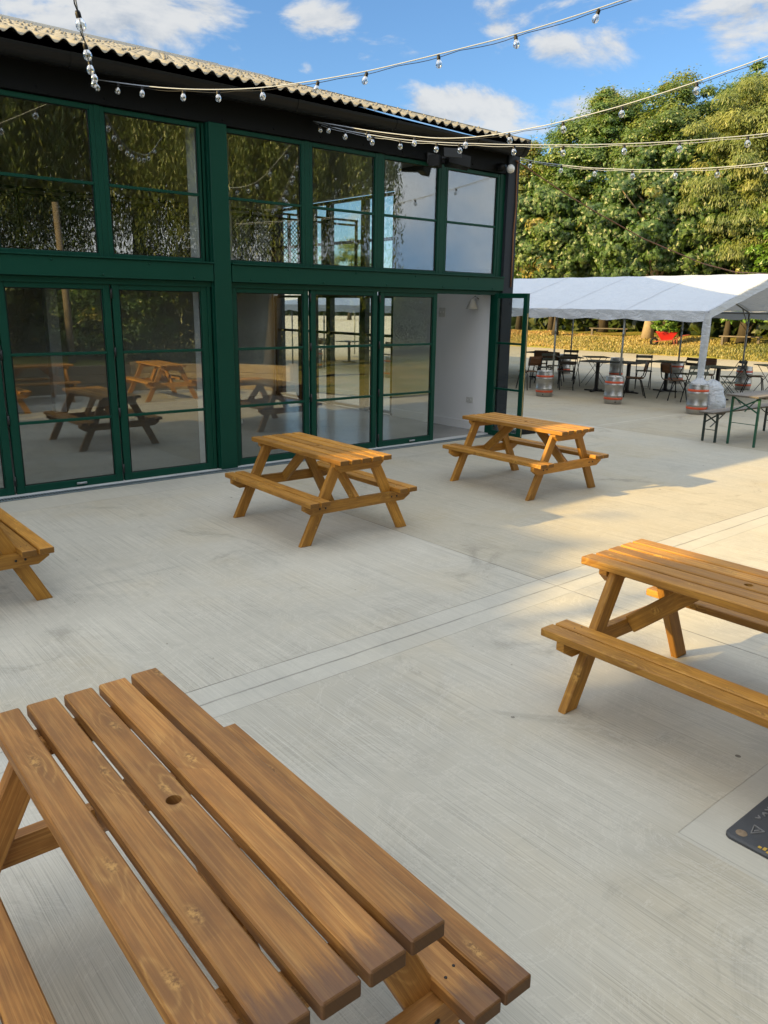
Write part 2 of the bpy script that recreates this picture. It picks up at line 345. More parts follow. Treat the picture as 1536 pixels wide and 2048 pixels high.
def steel_keg():
    m, g = mat('keg_steel'); co = g.n('ShaderNodeTexCoord').outputs['Object']; x, y, z = g.xyz(co)
    n = g.noise(g.comb(g.m('MULTIPLY', x, 5.), g.m('MULTIPLY', y, 5.), g.m('MULTIPLY', z, 30.)), 1., 4, .6)
    out(g, pbsdf(g, Base_Color=g.mix(n, (.27, .265, .25), (.50, .49, .47)), Metallic=.9, Roughness=g.m('ADD', .30, g.m('MULTIPLY', n, .2)), Normal=g.bump(g.noise(co, 9., 3), .12, .01))); return m
KEG = steel_keg()

def glass_mat():
    m, g = mat('window_glass')
    ge = g.n('ShaderNodeNewGeometry').outputs; cs = g.m('ABSOLUTE', g.v('DOT_PRODUCT', ge['Incoming'], ge['Normal']))
    f = g.m('MINIMUM', g.m('ADD', .125, g.m('MULTIPLY', g.m('POWER', g.m('SUBTRACT', 1., cs), 5.), 1.3)), 1.)
    co = g.n('ShaderNodeTexCoord').outputs['Object']
    gl = g.n('ShaderNodeBsdfGlossy', {'Color': (.93, .97, .98), 'Roughness': 0.0, 'Normal': g.bump(g.noise(co, .9, 1), .035, .02)}).outputs[0]
    tr = g.n('ShaderNodeBsdfTransparent', {'Color': (.93, .955, .95)}).outputs[0]
    out(g, g.n('ShaderNodeMixShader', {0: f, 1: tr, 2: gl}).outputs[0]); return m
GLASS = glass_mat()
def bulb_mat():
    m, g = mat('bulb_glass'); fr = g.n('ShaderNodeLayerWeight', {'Blend': .45}).outputs['Facing']
    gl = g.n('ShaderNodeBsdfGlossy', {'Color': (1, 1, 1), 'Roughness': .04}).outputs[0]; tr = g.n('ShaderNodeBsdfTransparent', {'Color': (.94, .95, .95)}).outputs[0]
    out(g, g.n('ShaderNodeMixShader', {0: g.m('ADD', .20, g.m('MULTIPLY', fr, .75), clamp=True), 1: tr, 2: gl}).outputs[0]); return m
BULB = bulb_mat()
def floor_mat():
    m, g = mat('polished_floor'); co = g.n('ShaderNodeTexCoord').outputs['Object']; n = g.noise(co, 1.3, 6, .65)
    out(g, pbsdf(g, Base_Color=g.mix(n, (.20, .198, .19), (.36, .352, .335)), Roughness=g.m('ADD', .16, g.m('MULTIPLY', n, .16)), Specular_IOR_Level=.6, Normal=g.bump(g.noise(co, 5., 3), .08, .01))); return m
FLOORM = floor_mat()
def roof_mat():
    m, g = mat('fibre_cement_roof'); co = g.n('ShaderNodeTexCoord').outputs['Object']
    n = g.noise(co, 1.4, 6, .65); f = g.noise(co, 35., 4, .7); l = g.noise(g.v('ADD', co, (5., 2., 0.)), 6., 5, .7)
    c = g.mix(g.step(n, .3, .7), (.33, .305, .25), (.43, .40, .335)); c = g.mix(g.m('MULTIPLY', g.step(f, .52, .75), .45), c, (.19, .18, .145)); c = g.mix(g.m('MULTIPLY', g.step(l, .55, .70), .5), c, (.20, .19, .13))
    out(g, pbsdf(g, Base_Color=c, Roughness=.9, Specular_IOR_Level=.2, Normal=g.bump(f, .3, .01))); return m
ROOF = roof_mat()
def canvas_mat():
    m, g = mat('white_tarpaulin'); co = g.n('ShaderNodeTexCoord').outputs['Object']
    n = g.noise(g.v('MULTIPLY', co, (1., 3., 5.)), 1.1, 4, .6, .6); d = g.noise(co, 3., 5)
    c = g.mix(d, (.50, .54, .60), (.57, .61, .67)); nm = g.bump(g.m('ADD', n, g.m('MULTIPLY', g.noise(g.v('MULTIPLY', co, (2.5, 9., 12.)), 1.4, 3, .6, 1.2), .35)), .7, .07)
    a = g.n('ShaderNodeBsdfDiffuse', {'Color': c, 'Normal': nm}).outputs[0]; b = g.n('ShaderNodeBsdfTranslucent', {'Color': c, 'Normal': nm}).outputs[0]
    sh = g.n('ShaderNodeMixShader', {0: .14, 1: a, 2: b}).outputs[0]; gl = g.n('ShaderNodeBsdfGlossy', {'Color': (1, 1, 1), 'Roughness': .4, 'Normal': nm}).outputs[0]
    out(g, g.n('ShaderNodeMixShader', {0: .05, 1: sh, 2: gl}).outputs[0]); return m
CANVAS = canvas_mat()
def leaf_mat(name, cols, trans=.35):
    """leaf colour from a per-leaf random attribute"""
    m, g = mat(name); a = g.xyz(g.n('ShaderNodeAttribute', attribute_name='lf').outputs['Vector'])
    rp = g.n('ShaderNodeValToRGB', {0: a[0]}); e = rp.color_ramp.elements
    while len(e) < len(cols): e.new(.5)
    for i, (p, c) in enumerate(cols): e[i].position = p; e[i].color = (*c, 1)
    c = rp.outputs[0]; v = g.m('ADD', .75, g.m('MULTIPLY', a[1], .5)); c = g.v('MULTIPLY', c, g.comb(v, v, v))
    d = g.n('ShaderNodeBsdfDiffuse', {'Color': c}).outputs[0]; t = g.n('ShaderNodeBsdfTranslucent', {'Color': g.v('MULTIPLY', c, (1.25, 1.35, .6))}).outputs[0]
    sh = g.n('ShaderNodeMixShader', {0: trans, 1: d, 2: t}).outputs[0]; gl = g.n('ShaderNodeBsdfGlossy', {'Color': (1, 1, 1), 'Roughness': .38}).outputs[0]
    out(g, g.n('ShaderNodeMixShader', {0: .04, 1: sh, 2: gl}).outputs[0]); return m
L_GREEN = leaf_mat('leaves_green', [(0, (.034, .080, .016)), (.5, (.074, .145, .028)), (.85, (.155, .215, .038)), (1, (.28, .25, .042))])
L_YELLOW = leaf_mat('leaves_yellow', [(0, (.045, .092, .018)), (.4, (.095, .155, .028)), (.8, (.23, .24, .040)), (1, (.40, .25, .040))])
L_CHEST = leaf_mat('leaves_chestnut', [(0, (.034, .078, .018)), (.55, (.074, .142, .030)), (.85, (.155, .212, .040)), (1, (.28, .23, .045))])
L_WILLOW = leaf_mat('leaves_willow', [(0, (.085, .135, .034)), (.5, (.165, .21, .050)), (1, (.30, .31, .085))])
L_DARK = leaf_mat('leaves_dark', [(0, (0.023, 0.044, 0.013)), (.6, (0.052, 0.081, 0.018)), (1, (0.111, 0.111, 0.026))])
L_BRIGHT = leaf_mat('leaves_bright', [(0, (0.053, 0.120, 0.015)), (.6, (0.112, 0.225, 0.024)), (1, (0.225, 0.300, 0.045))])
def grass_mat():
    m, g = mat('autumn_grass'); co = g.n('ShaderNodeTexCoord').outputs['Object']
    n = g.noise(co, .45, 5, .6); f = g.noise(co, 9., 5, .7); f2 = g.noise(g.v('ADD', co, (7., 0., 0.)), 22., 4, .7)
    c = g.mix(g.step(n, .38, .66), (.22, .22, .05), (.44, .33, .12)); c = g.mix(g.step(f, .35, .7), c, (.16, .165, .035)); c = g.mix(g.m('MULTIPLY', g.step(f2, .55, .75), .7), c, (.50, .34, .12))
    out(g, pbsdf(g, Base_Color=c, Roughness=.9, Specular_IOR_Level=.1, Normal=g.bump(f2, .9, .05))); return m
GRASS = grass_mat()
L_GRASS = leaf_mat('grass_blades', [(0, (.12, .15, .034)), (.45, (.28, .25, .075)), (.8, (.46, .35, .135)), (1, (.44, .22, .085))], .25)

# ---------------------------------------------------------------- ground
def sheet(name, x0, x1, y0, y1, z, m, kind='structure', n=1):
    b = MB(); b.quad((x0, y0, z), (x1, y0, z), (x1, y1, z), (x0, y1, z)); o = b.build(name, m); o['kind'] = kind; return o
sheet('ground', -2500, 2500, -2500, 2500, -.05, GRASS)
sheet('concrete_yard', -40, 32.4, -9.35, 70, 0.0, CONC)
sheet('gravel_yard', 32.4, 110, 24, 110, -.004, simple('pale_gravel', (.46, .42, .33), .95, 0, .3, 1.2, .5, 40.))

# lawn bank that rises behind the yard
b = MB(); xs = np.concatenate([np.linspace(32.4, 40, 26), np.linspace(41, 90, 12)]); ys = np.linspace(-25, 24, 70); V = []
def bank_z(x, y): return .02 + .62 * (1 - math.exp(-max(0, x - 32.4) / 2.3)) + max(0, x - 36) * .02 + .05 * math.sin(y * .7 + x) + .03 * math.sin(y * 2.1 - x * 1.3)
for x in xs:
    for y in ys: V.append((x + (.18 * math.sin(y * .9) * math.sin(y * .37) if x < 32.5 else 0), y, bank_z(x, y) if x > 32.45 else .0))
ny = len(ys); b.add(V, [[i * ny + j, (i + 1) * ny + j, (i + 1) * ny + j + 1, i * ny + j + 1] for i in range(len(xs) - 1) for j in range(ny - 1)], 0, True)
tag(b.build('lawn_bank', GRASS), kind='structure')

def leaf_object(name, P, Nn, size, m, aspect=.55, parent=None, bend=.25, tone=None, down=None):
    """one mesh of many separate leaves: P centres, Nn normals; each leaf a folded rhombus of two quads' worth of triangles"""
    n = len(P); Nn = Nn / np.linalg.norm(Nn, axis=1)[:, None]
    a = rng.normal(size=(n, 3)) if down is None else down + rng.normal(size=(n, 3)) * .25
    a -= Nn * (a * Nn).sum(1)[:, None]; a /= np.linalg.norm(a, axis=1)[:, None]; bb = np.cross(Nn, a)
    sz = np.asarray(size) * rng.uniform(.7, 1.3, n); sz = sz[:, None]
    v = np.stack([P - a * sz, P + bb * sz * aspect - Nn * sz * bend, P + a * sz, P - bb * sz * aspect - Nn * sz * bend], 1).reshape(-1, 3)
    f = (np.arange(n)[:, None] * 4 + np.array([[0, 1, 2, 0, 2, 3]])).reshape(-1)
    me = bpy.data.meshes.new(name); me.vertices.add(4 * n); me.vertices.foreach_set('co', v.astype(np.float32).ravel())
    me.loops.add(6 * n); me.loops.foreach_set('vertex_index', f.astype(np.int32)); me.polygons.add(2 * n); me.polygons.foreach_set('loop_start', np.arange(0, 6 * n, 3, dtype=np.int32))
    me.update(calc_edges=True); me.materials.append(m)
    t = rng.uniform(0, 1, n) if tone is None else np.clip(tone, 0, 1)
    at = me.attributes.new('lf', 'FLOAT_VECTOR', 'POINT'); L = np.stack([t, rng.uniform(0, 1, n), np.zeros(n)], 1); at.data.foreach_set('vector', np.repeat(L, 4, 0).astype(np.float32).ravel())
    o = bpy.data.objects.new(name, me); COL.objects.link(o)
    if parent: o.parent = parent
    return o

# grass on the bank (nobody could count it)
n = 30000; gx = 32.45 + 4.6 * rng.uniform(0, 1, n) ** 1.2; gy = rng.uniform(-2, 23.8, n); gz = np.array([bank_z(x, y) for x, y in zip(gx, gy)]) + .035
gn = rng.normal(size=(n, 3)); gn[:, 2] *= .25
tone = .5 + .22 * np.sin(gy * .55 + 1.2) * np.cos(gx * .9) + .14 * np.clip((gy - 12) / 6, -1, 1) - .22 * np.clip((10 - gy) / 4, 0, 1) + .18 * np.clip((gx - 34.8) / 1.5, 0, 1) * np.clip((gy - 10) / 3, 0, 1) + rng.normal(0, .13, n)
tag(leaf_object('grass', np.stack([gx, gy, gz], 1), gn, .075, L_GRASS, .35, tone=tone, down=np.tile((0, 0, 1.), (n, 1))), kind='stuff')

# ---------------------------------------------------------------- building
H = thing('glazed_hall', (0, 0, 0), 0, 'long hall with dark green glazed front, dark fascia and cream corrugated roof', 'building')
def glazed(name, x0, x1, z0, z1, bars, fw=.055, y0=0.0, parent=H, top=None, sill=None, fy=.06, mtl=GREEN):
    """a glazed leaf: frame mesh with a pane child; x0..x1, z0..z1 are the glass edges"""
    top = fw if top is None else top; sill = fw if sill is None else sill; b = MB(); yc = y0 + fy / 2
    b.box(((x0 - fw / 2), yc, (z0 - sill + z1 + top) / 2), (fw, fy, z1 - z0 + top + sill), b=.004); b.box(((x1 + fw / 2), yc, (z0 - sill + z1 + top) / 2), (fw, fy, z1 - z0 + top + sill), b=.004)
    b.box(((x0 + x1) / 2, yc, z1 + top / 2), (x1 - x0, fy - .006, top), b=.004); b.box(((x0 + x1) / 2, yc, z0 - sill / 2), (x1 - x0, fy - .006, sill), b=.004)
    for z in bars: b.box(((x0 + x1) / 2, yc, z), (x1 - x0, fy - .014, .030), b=.003)
    # glazing beads
    for sx, xx in ((1, x0 + .006), (-1, x1 - .006)): b.box((xx, yc + .004, (z0 + z1) / 2), (.012, fy - .026, z1 - z0), b=.002)
    fr = b.build(name, mtl, parent)
    p = MB(); p.box(((x0 + x1) / 2, yc, (z0 + z1) / 2), (x1 - x0 - .002, .006, z1 - z0 - .002), b=.001); p.build('pane', GLASS, fr)
    p = MB(); yg = y0 + .012
    for sx, xx in ((1, x0 + .016), (-1, x1 - .016)): p.box((xx, yg + .010, (z0 + z1) / 2), (.008, .010, z1 - z0), b=.001)
    for zz in (z0 + .004, z1 - .004): p.box(((x0 + x1) / 2, yg + .010, zz), (x1 - x0 - .04, .010, .008), b=.001)
    p.build('gasket', BLACKP, fr)
    return fr
ZB, ZT = 2.488, 3.869
wins = [(-.09, .91), (1.07, 2.07), (2.235, 3.239), (3.365, 4.433), (4.75, 5.81), (5.947, 6.971), (7.108, 8.119), (8.281, 9.345)]
for x0, x1 in wins:
    glazed('window', x0 + .012, x1 - .012, ZB, ZT, [3.172], fw=.045, top=.05, sill=.035)
b = MB()                                       # mullions between the upper windows
for i in range(7):
    if i == 3: continue
    b = MB(); a = wins[i][1] + .033; c = wins[i + 1][0] - .033; b.box(((a + c) / 2, .045, (2.452 + 3.925) / 2), (max(.02, c - a), .09, 3.925 - 2.452), b=.003); b.build('mullion', GREEN, H)
b = MB(); b.box((9.345 + .033 + .055, .04, 3.19), (.11, .095, 1.47), b=.003); b.build('mullion', GREEN, H)
b = MB(); b.box((4.47, .045, 3.19), (.054, .09, 1.47), b=.003); b.build('mullion', GREEN, H)
DB, DT = .096, 2.12
doors = [(-.09, .91), (1.07, 2.07), (2.235, 3.236), (3.398, 4.383), (4.834, 5.812), (5.987, 6.958), (7.143, 8.087)]
for i, (x0, x1) in enumerate(doors):
    d = glazed('glazed_door', x0 + .005, x1 - .005, DB, DT, [1.455, .755], fw=.074, top=.06, sill=.082, fy=.058)
    for z in (.16, .80, 1.46, 2.08): hb = MB(); hb.tube([(x0 - .085, -.012, z - .05), (x0 - .085, -.012, z + .05)], .011, 8); hb.build('hinge', BLACKM, d)
    if i in (2, 6):
        sb = MB(); sb.box(((x0 + x1) / 2 + .1, -.008, .055), (.11, .018, .022), b=.004); sb.tube([((x0 + x1) / 2 + .07, -.02, .055), ((x0 + x1) / 2 + .13, -.02, .055)], .006, 8); sb.build('floor_bolt', GREYM, d)
# open leaf, hinged at the right jamb and standing out from the front
b = MB(); ly0, ly1, lx = -.72, -.06, 9.335
for yy in (ly0 + .037, ly1 - .037): b.box((lx, yy, 1.10), (.058, .074, 2.20), b=.004)
for zz, hh in ((2.165, .07), (.045, .082)): b.box((lx, (ly0 + ly1) / 2, zz), (.052, ly1 - ly0 - .148, hh), b=.004)
for zz in (1.455, .755): b.box((lx, (ly0 + ly1) / 2, zz), (.044, ly1 - ly0 - .148, .03), b=.003)
leaf = b.build('glazed_door', GREEN, H); leaf['label'] = 'narrow door leaf standing open at right angles to the front'
p = MB(); p.box((lx, (ly0 + ly1) / 2, 1.108), (.006, ly1 - ly0 - .15, 2.04), b=.001); p.build('pane', GLASS, leaf)
p = MB(); p.box((lx + .002, ly0 - .002, .98), (.013, .006, 1.86), b=.001); p.build('edge_strip', BRASS, leaf)
b = MB(); b.box((9.42, .03, 1.1), (.10, .1, 2.2), b=.004); b.build('door_jamb', GREEN, H)
b = MB()                                       # main posts, from ground to fascia
for x in (4.635, -.27): b = MB(); b.box((x, .01, 1.97), (.222, .16, 3.93), b=.006); b.box((x - .117, .03, 1.97), (.014, .12, 3.92), b=.002); b.build('post', GREEN, H)
for x in (4.47, 4.795): b = MB(); b.box((x, .03, 1.09), (.04, .085, 2.18), b=.003); b.build('door_jamb', GREEN, H)
b = MB()                                       # beam between the storeys with its ledge and bolt heads
for x0, x1 in ((-.155, 4.51), (4.755, 9.49)):
    b.box(((x0 + x1) / 2, .0, 2.335), (x1 - x0, .15, .195), b=.004); b.box(((x0 + x1) / 2, -.01, 2.442), (x1 - x0, .17, .016), b=.003); b.box(((x0 + x1) / 2, .03, 2.205), (x1 - x0, .10, .06), b=.003)
    for k in range(9):
        xx = x0 + .25 + k * (x1 - x0 - .5) / 8; zz = 2.40 if k % 2 else 2.27
        b.lathe([(.0, -.012), (.009, -.010), (.012, -.002), (.012, 0)], (xx, -.075, zz), 10, M=[[1, 0, 0], [0, 0, 1], [0, 1, 0]])
b.build('beam', GREEN, H)
b = MB(); b.box((9.61, .01, 2.12), (.245, .14, 4.24), b=.004); b.build('corner_cladding', NAVY, H)
b = MB(); b.box((0.72, .02, 4.085), (17.5, .10, .31), b=.003)
for k in range(30):                            # screw heads on the cladding
    b.lathe([(.0, -.010), (.010, -.007), (.012, 0)], (-.3 + k * .335, -.03, 3.985 if k % 2 else 4.19), 8, M=[[1, 0, 0], [0, 0, 1], [0, 1, 0]])
for k in range(7): b.lathe([(.0, -.010), (.010, -.007), (.012, 0)], (9.67, -.06, .4 + k * .55), 8, M=[[1, 0, 0], [0, 0, 1], [0, 1, 0]])
b.box((-4.3, .05, 2.0), (7.7, .1, 4.0), b=.004)
b.build('fascia', FASC, H)
b = MB(); pr = []                              # half round gutter with its joints and end cap
for k in range(13):
    t = math.pi * k / 12; pr.append((-.215 - .105 * math.cos(t), 4.275 - .115 * math.sin(t)))
pr += [(-.215 + .097 * math.cos(t), 4.279 - .105 * math.sin(t)) for t in [math.pi * k / 12 for k in range(13)]]
b.prism(pr, 0, -8, 9.60, smooth=False)
for x in (.9, 3.02, 5.6, 7.1, 8.6, 9.58):
    b.prism([(-.215 - .111 * math.cos(math.pi * k / 12), 4.277 - .122 * math.sin(math.pi * k / 12)) for k in range(13)], 0, x - .045, x + .045)
b.build('gutter', BLACKP, H)
b = MB(); b.box((.8, -.04, 4.22), (17.6, .12, .05), b=.003); b.build('soffit', BLACKP, H)
# corrugated roof
per = .153; x0r, x1r = -8.0, 9.56; nx = int((x1r - x0r) / per * 8); X = np.linspace(x0r, x1r, nx + 1)
ridge = (8.874, 7.13); eave = (-.355, 4.335); rows = 7; b = MB(); dY = (ridge[0] - eave[0]) / rows; dZ = (ridge[1] - eave[1]) / rows
nr = np.array((0, -dZ, dY)); nr /= np.linalg.norm(nr)
wv = .024 * np.cos(2 * math.pi * X / per)
for r_ in range(rows):
    P0 = np.array((0, eave[0] + dY * r_ - (.10 if r_ else 0), eave[1] + dZ * r_ - (.032 if r_ else 0))); P1 = np.array((0, eave[0] + dY * (r_ + 1), eave[1] + dZ * (r_ + 1)))
    V = []
    for j in range(3):
        Pc = P0 + (P1 - P0) * j / 2 + nr * (.014 * (1 - j / 2))
        for xx, w in zip(X, wv): V.append(Pc + np.array((xx, 0, 0)) + nr * w)
    for xx, w in zip(X, wv): V.append(P0 + nr * .014 + np.array((xx, 0, 0)) + nr * (w - .008))        # sheet thickness at the lap
    m_ = nx + 1; b.add(V, [[j * m_ + i, j * m_ + i + 1, (j + 1) * m_ + i + 1, (j + 1) * m_ + i] for j in range(2) for i in range(nx)] + [[3 * m_ + i, 3 * m_ + i + 1, i + 1, i] for i in range(nx)], 0, True)
    for t in (.12, .62):                       # hook bolt caps on the crests
        k0 = 0
        for k in range(int((x1r - x0r) / per)):
            if (k + (r_ * 2 + (t > .5))) % 3: continue
            q = P0 + (P1 - P0) * t + nr * .038 + np.array((math.ceil(x0r / per) * per + k * per + rng.uniform(-.01, .01), 0, 0))
            b.lathe([(0, .020), (.013, .016), (.020, .005), (.022, -.004)], q, 6, mi=1, M=np.stack([(1, 0, 0), np.cross(nr, (1, 0, 0)), nr], 1))
roof = b.build('roof', [ROOF, simple('bolt_caps', (.20, .19, .165), .8)], H, fix=False)
b = MB(); b.quad((x0r, eave[0] + .2, eave[1] - .04), (x1r - .1, eave[0] + .2, eave[1] - .04), (x1r - .1, ridge[0], ridge[1] - .12), (x0r, ridge[0], ridge[1] - .12)); b.build('roof_lining', ROOFIN, H)
b = MB(); b.prism([(eave[0] - .01, eave[1] - .10), (ridge[0], ridge[1] - .06), (ridge[0], ridge[1] + .05), (eave[0] - .01, eave[1] + .04)], 0, 9.562, 9.60)
b.prism([(ridge[0], ridge[1] - .06), (ridge[0] + 9, ridge[1] - 2.96), (ridge[0] + 9, ridge[1] - 2.86), (ridge[0], ridge[1] + .05)], 0, 9.562, 9.60)
b.build('bargeboard', NAVY, H)
b = MB(); b.tube([(x0r, ridge[0], ridge[1] + .02), (x1r, ridge[0], ridge[1] + .02)], .05, 10); b.build('ridge_cap', ROOF, roof)
b = MB(); b.quad((x0r, ridge[0], ridge[1]), (x1r, ridge[0], ridge[1]), (x1r, ridge[0] + 9.2, ridge[1] - 2.97), (x0r, ridge[0] + 9.2, ridge[1] - 2.97)); b.build('roof_slope', ROOF, H)
# interior: gable wall with glazing beyond, back wall, floor, gallery with mesh railing
b = MB(); b.box((9.505, 1.29, 1.16), (.12, 2.44, 2.22), b=.002); b.box((9.505, 3.6, 2.40), (.12, 7.0, .30), b=.002); b.box((9.505, 7.0, 2.2), (.12, .9, 4.2), b=.002)
b.prism([(.1, 4.27), (.1, 4.32), (6.6, 6.40), (6.6, 3.95), (2.52, 3.95), (2.52, 4.27)], 0, 9.445, 9.56); b.box((9.441, 1.28, .07), (.016, 2.40, .135), b=.004); b.box((9.438, 1.28, .142), (.022, 2.40, .012), b=.003)
b.build('gable_wall', WHITEW, H)
b = MB(); b.box((9.505, 1.29, 3.36), (.12, 2.44, 1.84), b=.002); b.build('gable_wall', simple('upper_wall_darkened', (.16, .16, .16), .8), H)  # wall darkened in colour so that sky reflections show in the panes
for yc_, wd_ in ((1.3, 2.4), (7.6, 2.2)): gw = MB(); gw.box((9.66, yc_, 2.05), (.09, wd_, 4.1), b=.002); gw.build('gable_cladding', NAVY, H)
b = MB()
for y, w in ((2.56, .05), (3.0, .06), (3.43, .16), (4.54, .14), (5.10, .12), (5.55, .16), (6.5, .08)): b.box((9.52, y, 1.08), (.12, w, 2.16), b=.003); b.box((9.52, y, 3.2), (.12, w * .8, 1.4), b=.003)
for z in (.05, 1.45, 2.15): b.box((9.52, 4.5, z), (.09, 3.9, .05), b=.003)
for z in (2.58, 3.15, 3.9): b.box((9.52, 4.5, z), (.09, 3.9, .05), b=.003)
gg = b.build('gable_glazing', BLACKM, H)
for zc_, hz_ in ((1.08, 2.1), (3.24, 1.3)): b = MB(); b.box((9.52, 4.53, zc_), (.006, 3.9, hz_), b=.001); b.build('pane', GLASS, gg)
b = MB(); b.box((.75, 6.62, 3.25), (17.44, .10, 6.5), b=.002); b.build('wall', BACKW, H)
b = MB(); b.prism([(-.3, 0), (-.3, 4.25), (8.87, 7.03), (17.6, 4.3), (17.6, 0)], 0, -8.0, -7.9); b.build('wall', NAVY, H)
b = MB(); b.box((.75, 3.33, -.004), (17.4, 6.6, .03), b=.001); b.build('floor', FLOORM, H)
b = MB(); b.box((.6, 5.1, 2.37), (17.6, 3.0, .18), b=.003); b.build('gallery_floor', ROOFIN, H)
b = MB()
for k in range(14): x = -.2 + k * .74; b.box((x, 3.58, 2.98), (.045 if k % 3 else .09, .045, 1.05), b=.003)
for z in (2.5, 3.42, 3.5): b.box((4.6, 3.58, z), (9.7, .04, .035), b=.003)
b.build('gallery_railing', BLACKM, H)
def mesh_mat():
    m, g = mat('rope_net'); co = g.n('ShaderNodeTexCoord').outputs['Object']; x, y, z = g.xyz(co)
    def ln(v): return g.m('LESS_THAN', g.m('ABSOLUTE', g.m('SUBTRACT', g.m('FRACT', g.m('MULTIPLY', v, 14.)), .5)), .13)
    k = g.m('MAXIMUM', ln(g.m('ADD', x, z)), ln(g.m('SUBTRACT', x, z)))
    out(g, g.n('ShaderNodeMixShader', {0: k, 1: g.n('ShaderNodeBsdfTransparent').outputs[0], 2: pbsdf(g, Base_Color=(.02, .02, .02), Roughness=.8)}).outputs[0]); return m
b = MB(); b.quad((-.2, 3.6, 2.5), (8.2, 3.6, 2.5), (8.2, 3.6, 3.42), (-.2, 3.6, 3.42)); b.build('gallery_net', mesh_mat(), H, fix=False)
b = MB(); b.box((4.60, .30, 2.1), (.26, .2, 4.16), b=.004); b.build('column', WHITEW, H)
b = MB(); b.box((4.60, 6.2, 1.15), (.2, .2, 2.25), b=.004); b.build('column', WHITEW, H)
b = MB(); b.tube([(6.55, 3.2, .1), (6.55, 3.2, 4.9)], .045, 10); b.box((6.55, 3.2, .05), (.18, .18, .06), b=.004); b.build('service_pipe', WHITEW, H)
# rear and far part so that nothing shows through
b = MB(); b.box((.75, 17.6, 2.1), (17.5, .1, 4.3), b=.002); b.build('wall', NAVY, H)
b = MB(); b.box((4.6, .005, .006), (10, .13, .022), b=.003); b.build('threshold', simple('pale_threshold', (.55, .56, .57), .5, .2), H)
b = MB(); b.box((4.5, -.125, .003), (9.9, .11, .006), b=.001, mi=1)
for k in range(330): b.box((-.4 + k * .03, -.125, .0075), (.013, .10, .006), b=.001)
for y in (-.178, -.072): b.box((4.5, y, .0075), (9.9, .012, .009), b=.001)
dr = b.build('drain_channel', [GALV, BLACKP]); tag(dr, 'thin slotted metal drain grating along the foot of the glazed front', 'drain')

# fittings on the hall
def fit(o, l, c): return tag(o, l, c)
sp = thing('wall_speaker', (8.05, -.17, 3.92), 0, 'black horn speaker bracketed on the fascia above the windows', 'speaker')
b = MB(); b.prism([(-.16, -.08), (.16, -.06), (.16, .06), (-.16, .09)], 2, -.075, .075)
o = b.build('speaker_box', BLACKP, sp); o.location = (.10, -.16, .0); o.rotation_euler = (R(-12), R(8), R(-24))
b = MB(); b.box((.0, -.31, .0), (.25, .012, .12), b=.004); o = b.build('grille', BLACKM, sp); o.rotation_euler = (R(-12), 0, R(-24))
b = MB(); b.tube([(-.15, .12, .05), (-.1, .0, .04), (.06, -.08, .03)], .022, 8); b.box((-.15, .125, .04), (.14, .03, .14), b=.005); b.build('bracket', BLACKM, sp)
b = MB(); b.prism([(-.12, -.07), (.10, -.055), (.10, .055), (-.12, .07)], 2, -.07, .07); o = b.build('speaker_box', BLACKP, sp); o.location = (-.22, -.06, -.03); o.rotation_euler = (0, 0, R(30))
cm = thing('security_camera', (9.30, -.05, 4.0), 0, 'black and white globe security camera on the corner of the fascia', 'camera')
b = MB(); b.lathe([(0, .03), (.05, .03), (.06, 0), (.055, -.05), (.04, -.10), (0, -.11)], (0, 0, 0), 20, M=[[1, 0, 0], [0, 0, 1], [0, -1, 0]]); b.build('mount', BLACKP, cm)
b = MB(); b.lathe([(.001, .062), (.03, .054), (.052, .032), (.06, 0), (.052, -.032), (.03, -.054), (.001, -.062)], (.06, -.16, -.03), 20); b.build('dome', WHITEP, cm)
b = MB(); b.tube([(9.655, -.075, 4.14), (9.66, -.07, 3.9), (9.675, -.075, 3.5), (9.655, -.07, 3.1), (9.66, -.075, 2.7), (9.66, -.07, 2.3)], .011, 8)
tag(b.build('downlead_cable', CABLEB), 'rust coloured cable running down the dark corner cladding', 'cable')
def plate(name, y, z, w, h, lab, cat):
    t = thing(name, (9.441, y, z), 0, lab, cat); b = MB(); b.box((-.006, 0, 0), (.014, w, h), b=.003); b.build('face_plate', simple('plate_white', (.62, .62, .60), .4), t)
    for q in (-.22, .22): b = MB(); b.box((-.016, w * q, 0), (.008, w * .14, h * .22), b=.002); b.build('rocker', WHITEP, t)
plate('wall_socket', .50, .50, .15, .09, 'white double power socket low on the white wall inside the doorway', 'socket')
plate('light_switch', 1.22, 1.90, .15, .15, 'white switch plate high on the white wall inside the doorway', 'switch')
wl = thing('wall_lamp', (9.44, .40, 2.02), 0, 'pale cone shaded wall lamp just under the open door head', 'lamp')
b = MB(); b.lathe([(.025, .10), (.03, .09), (.10, -.06), (.097, -.06), (.026, .085)], (-.14, 0, 0), 20); b.build('lamp_shade', WHITEP, wl)
b = MB(); b.tube([(0, 0, .10), (-.08, 0, .14), (-.14, 0, .10)], .008, 6); b.build('lamp_arm', GREYM, wl)

